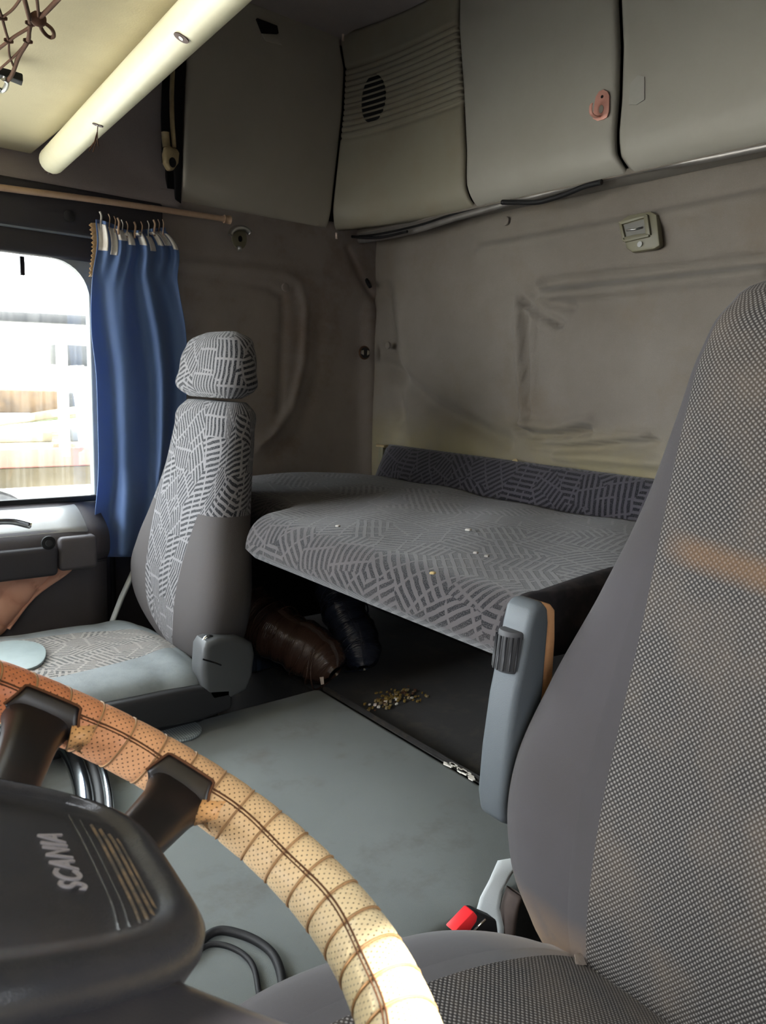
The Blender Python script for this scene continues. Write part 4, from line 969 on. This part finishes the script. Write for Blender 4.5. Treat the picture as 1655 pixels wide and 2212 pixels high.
# piping between the wraps
ring = np.array([[((RR+RT*1.0*math.cos(p))*math.cos(.045*math.cos(p+.5)), (RR+RT*1.0*math.cos(p))*math.sin(.045*math.cos(p+.5)), RT*1.0*math.sin(p))] for p in np.linspace(0, 2*np.pi, 26, endpoint=False)]).reshape(-1, 3)
o0 = tube('seam_piping', ring, .0008, MT['cord'], sw, 5, local=True, closed=True); o0.rotation_euler = (0, 0, DA/2)
for k in range(1, NS):
    o = bpy.data.objects.new('seam_piping', o0.data); COL.objects.link(o); o.parent = sw; o.rotation_euler = (0, 0, (k+.5)*DA)
for ph, rr_ in ((math.radians(146), .0008), (math.radians(152), .0006)):
    tube('stitch_line', [((RR+RT*1.01*math.cos(ph+.05*math.sin(t*13)))*math.cos(t), (RR+RT*1.01*math.cos(ph+.05*math.sin(t*13)))*math.sin(t), RT*1.01*math.sin(ph+.05*math.sin(t*13))) for t in np.linspace(0, 2*np.pi, 220, endpoint=False)], rr_, MT['stitch'], sw, 4, local=True, closed=True)
tube('rim_core', [(RR*math.cos(t), RR*math.sin(t), 0) for t in np.linspace(0, 2*np.pi, 80, endpoint=False)], RT*.9, MT['spoke'], sw, 12, local=True, closed=True)
# spokes
def spoke(p0, p1, w0, w1, h0, h1, t0=.014, t1=.0165, mat='spoke', bow=0.0):
    p0 = np.array(p0); p1 = np.array(p1); d = _unit(p1-p0); n2 = np.array([-d[1], d[0]]); P = []
    for t in np.linspace(0, 1, 14):
        c = p0+(p1-p0)*t; w = w0+(w1-w0)*t**1.5+.016*max(0, (t-.72)/.28)**2; h = h0+(h1-h0)*t+bow*math.sin(math.pi*t); th = t0+(t1-t0)*t
        ang = np.linspace(0, 2*np.pi, 24, endpoint=False)
        a = w/2*np.sign(np.cos(ang))*np.abs(np.cos(ang))**.5; b = th*np.sign(np.sin(ang))*np.abs(np.sin(ang))**.8
        P.append(np.stack([c[0]+a*n2[0], c[1]+a*n2[1], h+b], 1))
    P = np.array(P); f = fromgrid(P, closed_v=True, flip=False); f += [tuple(range(24)), tuple(range(13*24, 14*24))[::-1]]
    return mesh('spoke', P.reshape(-1, 3), f, MT[mat], sw, True, griduv(P), True)
spoke((.042, .055), (.100, .212), .030, .044, -.026, -.005, .011, .012)
spoke((.105, .035), (.196, .132), .032, .048, -.024, -.005, .011, .012)
def shell(u_, v_):   # broad near-side spoke shell: u_ 0..1 from front to driver, v_ 0..1 from the pad out to the rim
    th = math.radians(-76+44*u_)
    pin = np.array([-.04+.160*u_, -.092+.030*u_**1.5])
    pout = np.array([(RR-.004)*math.cos(th), (RR-.004)*math.sin(th)])
    p = pin+(pout-pin)*v_; e = min(u_, 1-u_)*2
    h = -.014+.012*v_-.012*math.sin(math.pi*v_)*(1-u_)-.010*(1-min(1, e/.30))**2
    return (p[0], p[1], h)
P = np.array([[shell(a_, b_) for b_ in np.linspace(0, 1, 24)] for a_ in np.linspace(0, 1, 40)])
surf('spoke_shell', P, MT['padgloss'], sw, .012, flip=True, local=True)
def rimpt(th, ph, k=1.0): return ((RR+RT*k*math.cos(ph))*math.cos(th), (RR+RT*k*math.cos(ph))*math.sin(th), RT*k*math.sin(ph))
for th in (math.radians(64), math.radians(33.6)):
    c_, s_ = math.cos(th), math.sin(th)
    def sp_(r, t, z): return (r*c_-t*s_, r*s_+t*c_, z)
    A = np.array([[rimpt(th-.175, math.radians(150), 1.02), rimpt(th-.180, math.radians(185), 1.03), rimpt(th-.170, math.radians(225), 1.02)], [rimpt(th-.13, math.radians(165), 1.06), sp_(.212, -.034, -.002), rimpt(th-.13, math.radians(215), 1.06)], [rimpt(th-.10, math.radians(172), 1.06), sp_(.206, -.026, -.006), sp_(.212, -.027, -.014)]])
    o = surf('cover_flap', A, MT['leather'], sw, .002, local=True); o.color = lin((222, 168, 112))
    B = np.array([[rimpt(th+(.132-.050*abs(math.sin(math.radians(ph_-180)))**.7*1.0)*t_, math.radians(ph_), 1.055) for t_ in np.linspace(-1, 1, 13)] for ph_ in np.linspace(136, 224, 13)])
    surf('spoke_opening', B, MT['spoke'], sw, .0015, local=True, flip=True)
    ed = lambda ph_, t_: rimpt(th+(.136-.050*abs(math.sin(math.radians(ph_-180)))**.7)*t_, math.radians(ph_), 1.06)
    tube('opening_binding', [ed(p_, -1) for p_ in (182, 170, 158, 146, 137)]+[ed(134, t_) for t_ in np.linspace(-.9, .9, 9)]+[ed(p_, 1) for p_ in (137, 146, 158, 170, 182)], .0011, MT['stitch'], sw, 6, local=True)
# hub pad: rounded-rectangle dome with a raised rim and a sunk face
def outline(k, kk=None, n=64, hu=.133, hv=.076, v0=.002, e=4.6):
    ang = np.linspace(0, 2*np.pi, n, endpoint=False); c, s = np.cos(ang), np.sin(ang)
    a = hu*np.sign(c)*np.abs(c)**(2/e); b = hv*np.sign(s)*np.abs(s)**(2/e)
    b = np.where(b < 0, b*(1.34-.42*np.abs(a)/hu), b); sh_ = .016*min(1, max(0, (1-k)/.18)) if k > .5 else .016
    if kk is not None: k, sh_ = kk, 0
    return np.stack([k*a, v0+k*b+sh_], 1)
lev = [(.84, -.075), (.93, -.045), (.985, -.024), (1.0, -.012), (.985, -.003), (.95, .0005), (.91, .001), (.87, -.001), (.845, -.0040), (.82, -.0056), (.6, -.0056), (.3, -.0056), (.02, -.0056)]
P = np.array([[(a, b, h) for a, b in outline(k, k if h < -.02 else None)] for k, h in lev]); f = fromgrid(P, closed_v=True, flip=False); f.append(tuple(range(12*64, 13*64)))
mesh('hub_pad', P.reshape(-1, 3), f, MT['pad'], sw, True, griduv(P), True)
rbox('hub_boss', (0, -.01, -.075), (.19, .14, .06), MT['pad'], sw, .02, 3, local=True)
rbox('steering_column', (-.01, -.01, -.20), (.11, .11, .24), MT['pad'], sw, .03, 3, local=True)
for k, (u0, w) in enumerate(((.0800, .0016), (.0860, .0014), (.0920, .0022), (.0965, .0026), (.1010, .0024), (.1050, .0018))):
    tube('pad_ridge', [(u0-.004+.001*k, -.046+.003*k, -.0056), (u0, -.02, -.0056), (u0+.0015, .03, -.0056), (u0+.001, .062-.004*k, -.0056)], w*.5, MT['groove'] if k > 1 else MT['pad'], sw, 6, local=True, sub=4)
# emblem lettering, worn pale
def lettering(name, off, ext, mat, z):
    cu_ = bpy.data.curves.new('emblem_text', 'FONT'); cu_.body = 'SCANIA'; cu_.size = .0215; cu_.align_x = 'CENTER'; cu_.align_y = 'CENTER'; cu_.extrude = ext; cu_.offset = off; cu_.space_character = 1.12
    to = bpy.data.objects.new('tmp', cu_); COL.objects.link(to)
    bpy.context.view_layer.update(); me = bpy.data.meshes.new_from_object(to.evaluated_get(bpy.context.evaluated_depsgraph_get())); bpy.data.objects.remove(to)
    me.name = name; me.materials.clear(); me.materials.append(mat)
    eo = bpy.data.objects.new(name, me); COL.objects.link(eo); eo.parent = sw; eo['kind'] = 'stuff'
    eo.location = (.0625, .011, z); eo.rotation_euler = (0, 0, math.pi/2); eo.scale = (.63, 1.0, 1)
lettering('emblem_lettering', .0003, .0006, MT['letter'], -.0051)

# ================================================================== OUTSIDE
yw = struct(empty('wall_sky_screen', (-5, -2, -2.55)))  # unseen wall added outside to screen sky light from front and driver side
MSH = plain('dark_screen_boards', (70, 66, 62), .9, mott=.5, ms=2)
for k in range(15): rbox('screen_board', (-5.0, -5.3+.42*k, .7), (.06, .41, 6.8), MSH, yw, .01)
for k in range(22): rbox('screen_board', (-5.0+.42*k, -5.6, .0), (.41, .06, 5.2), MSH, yw, .01)
gd = rbox('yard_ground', (0, 20, -2.6), (120, 120, .1), plain('dusty_yard', (176, 172, 164), .9, mott=.5, ms=.6), None, 0); struct(gd)
MO = {'white': plain('white_painted_steel', (236, 236, 230), .5), 'grey': plain('grey_steel', (60, 62, 64), .5, mott=.4, ms=3), 'red': plain('red_painted_beam', (150, 70, 60), .6, mott=.4, ms=4), 'rust': plain('rusty_steel', (74, 58, 40), .8, mott=.8, ms=6, dirt=(36, 30, 26)), 'timber': plain('bleached_timber', (120, 110, 88), .9, mott=.6, ms=5), 'dark': plain('dark_machine', (24, 26, 30), .6), 'green': plain('faded_green_paint', (86, 92, 66), .7, mott=.4, ms=4)}
def outbox(name, px, py, y, sx, sy, sz, mat, label, cat, rz=0, ry=0):
    c = onY(px, py, y); r = Matrix.Rotation(rz, 3, 'Z') @ Matrix.Rotation(ry, 3, 'Y')
    return tag(rbox(name, tuple(c), (sx, sy, sz), MO[mat], None, .02, 2, rot=r), label, cat)
YO = 7.0
# a flat-bed trailer loaded with scrap, standing across the yard
tl_ = tag(empty('flatbed_trailer', tuple(onY(60, 990, YO)*np.array([1, 1, 0])+np.array([0, 0, -2.55]))), 'flatbed trailer with a red side beam outside the window', 'trailer')
c = onY(60, 988, YO); rbox('side_beam', tuple(c), (6, .12, .16), MO['red'], tl_, .01); rbox('deck', (c[0], c[1]+1.2, c[2]+.06), (6, 2.3, .10), MO['timber'], tl_, .01)
for k in range(6):
    x = c[0]-2.4+k*.9; rbox('stake', (x, c[1]-.03, c[2]+.5), (.08, .06, 1.0), MO['white'], tl_, .005)
for k in range(3):
    cx_ = c[0]-1.6+k*1.3; pts = [(cx_+.45*math.cos(t), c[1]+.1, c[2]-.75+.45*math.sin(t)) for t in np.linspace(0, 2*np.pi, 24, endpoint=False)]
    w_ = prism('wheel', pts, (0, .3, 0), MO['dark'], tl_, .04, 2)
b2 = onY(60, 1045, YO); rbox('under_beam', (c[0], c[1]+.5, b2[2]), (5.6, .2, .18), MO['timber'], tl_, .01)
outbox('steel_beam', 60, 686, YO+1.5, 4.2, .15, .10, 'dark', 'dark steel beam across the top of the window view', 'beam', 0, -.03)
outbox('cargo_wall', 90, 735, YO+2.9, 5.0, .2, .9, 'white', 'white sheet-metal wall behind the trailer outside', 'wall panel')
outbox('machine_block', 150, 768, YO+2.2, .36, .3, .24, 'dark', 'dark machine block near the curtain edge outside', 'machine')
outbox('machine_block', 206, 768, YO+2.2, .20, .3, .22, 'grey', 'grey machine block beside the dark one outside', 'machine')
outbox('scrap_sheet', 100, 818, YO+1.7, 3.0, .3, .30, 'white', 'bent white scrap sheet on the trailer load', 'scrap metal', 0, .05)
outbox('engine_block', 30, 866, YO+1.2, .75, .4, .22, 'rust', 'rusty engine block lying on the trailer', 'scrap metal')
outbox('engine_block', 150, 868, YO+1.2, .30, .4, .20, 'dark', 'dark engine block on the trailer next to the rusty one', 'scrap metal')
outbox('green_panel', 50, 905, YO+.75, 1.2, .2, .07, 'green', 'faded green panel lying across the trailer load', 'scrap metal', 0, -.10)
outbox('scrap_plank', 110, 895, YO+.35, 1.6, .1, .07, 'timber', 'pale plank slanting over the load outside', 'plank', 0, -.16)
outbox('scrap_block', 172, 938, YO+.30, .22, .2, .12, 'grey', 'grey scrap block low on the trailer load', 'scrap metal')
outbox('scrap_block', 50, 943, YO+.30, .45, .2, .09, 'timber', 'pale scrap block low on the trailer load', 'scrap metal')
for k, (px, lab) in enumerate(((165, 'left white pole leaning on the trailer'), (178, 'right white pole leaning on the trailer'))):
    a = onY(px-6, 790, YO-.1-.15*k); b = onY(px+14, 960, YO-.1-.15*k)
    tag(tube('white_pole', [a, (a+b)/2+np.array([.01, 0, 0]), b], .035, MO['white'], None, 8), lab, 'pole')
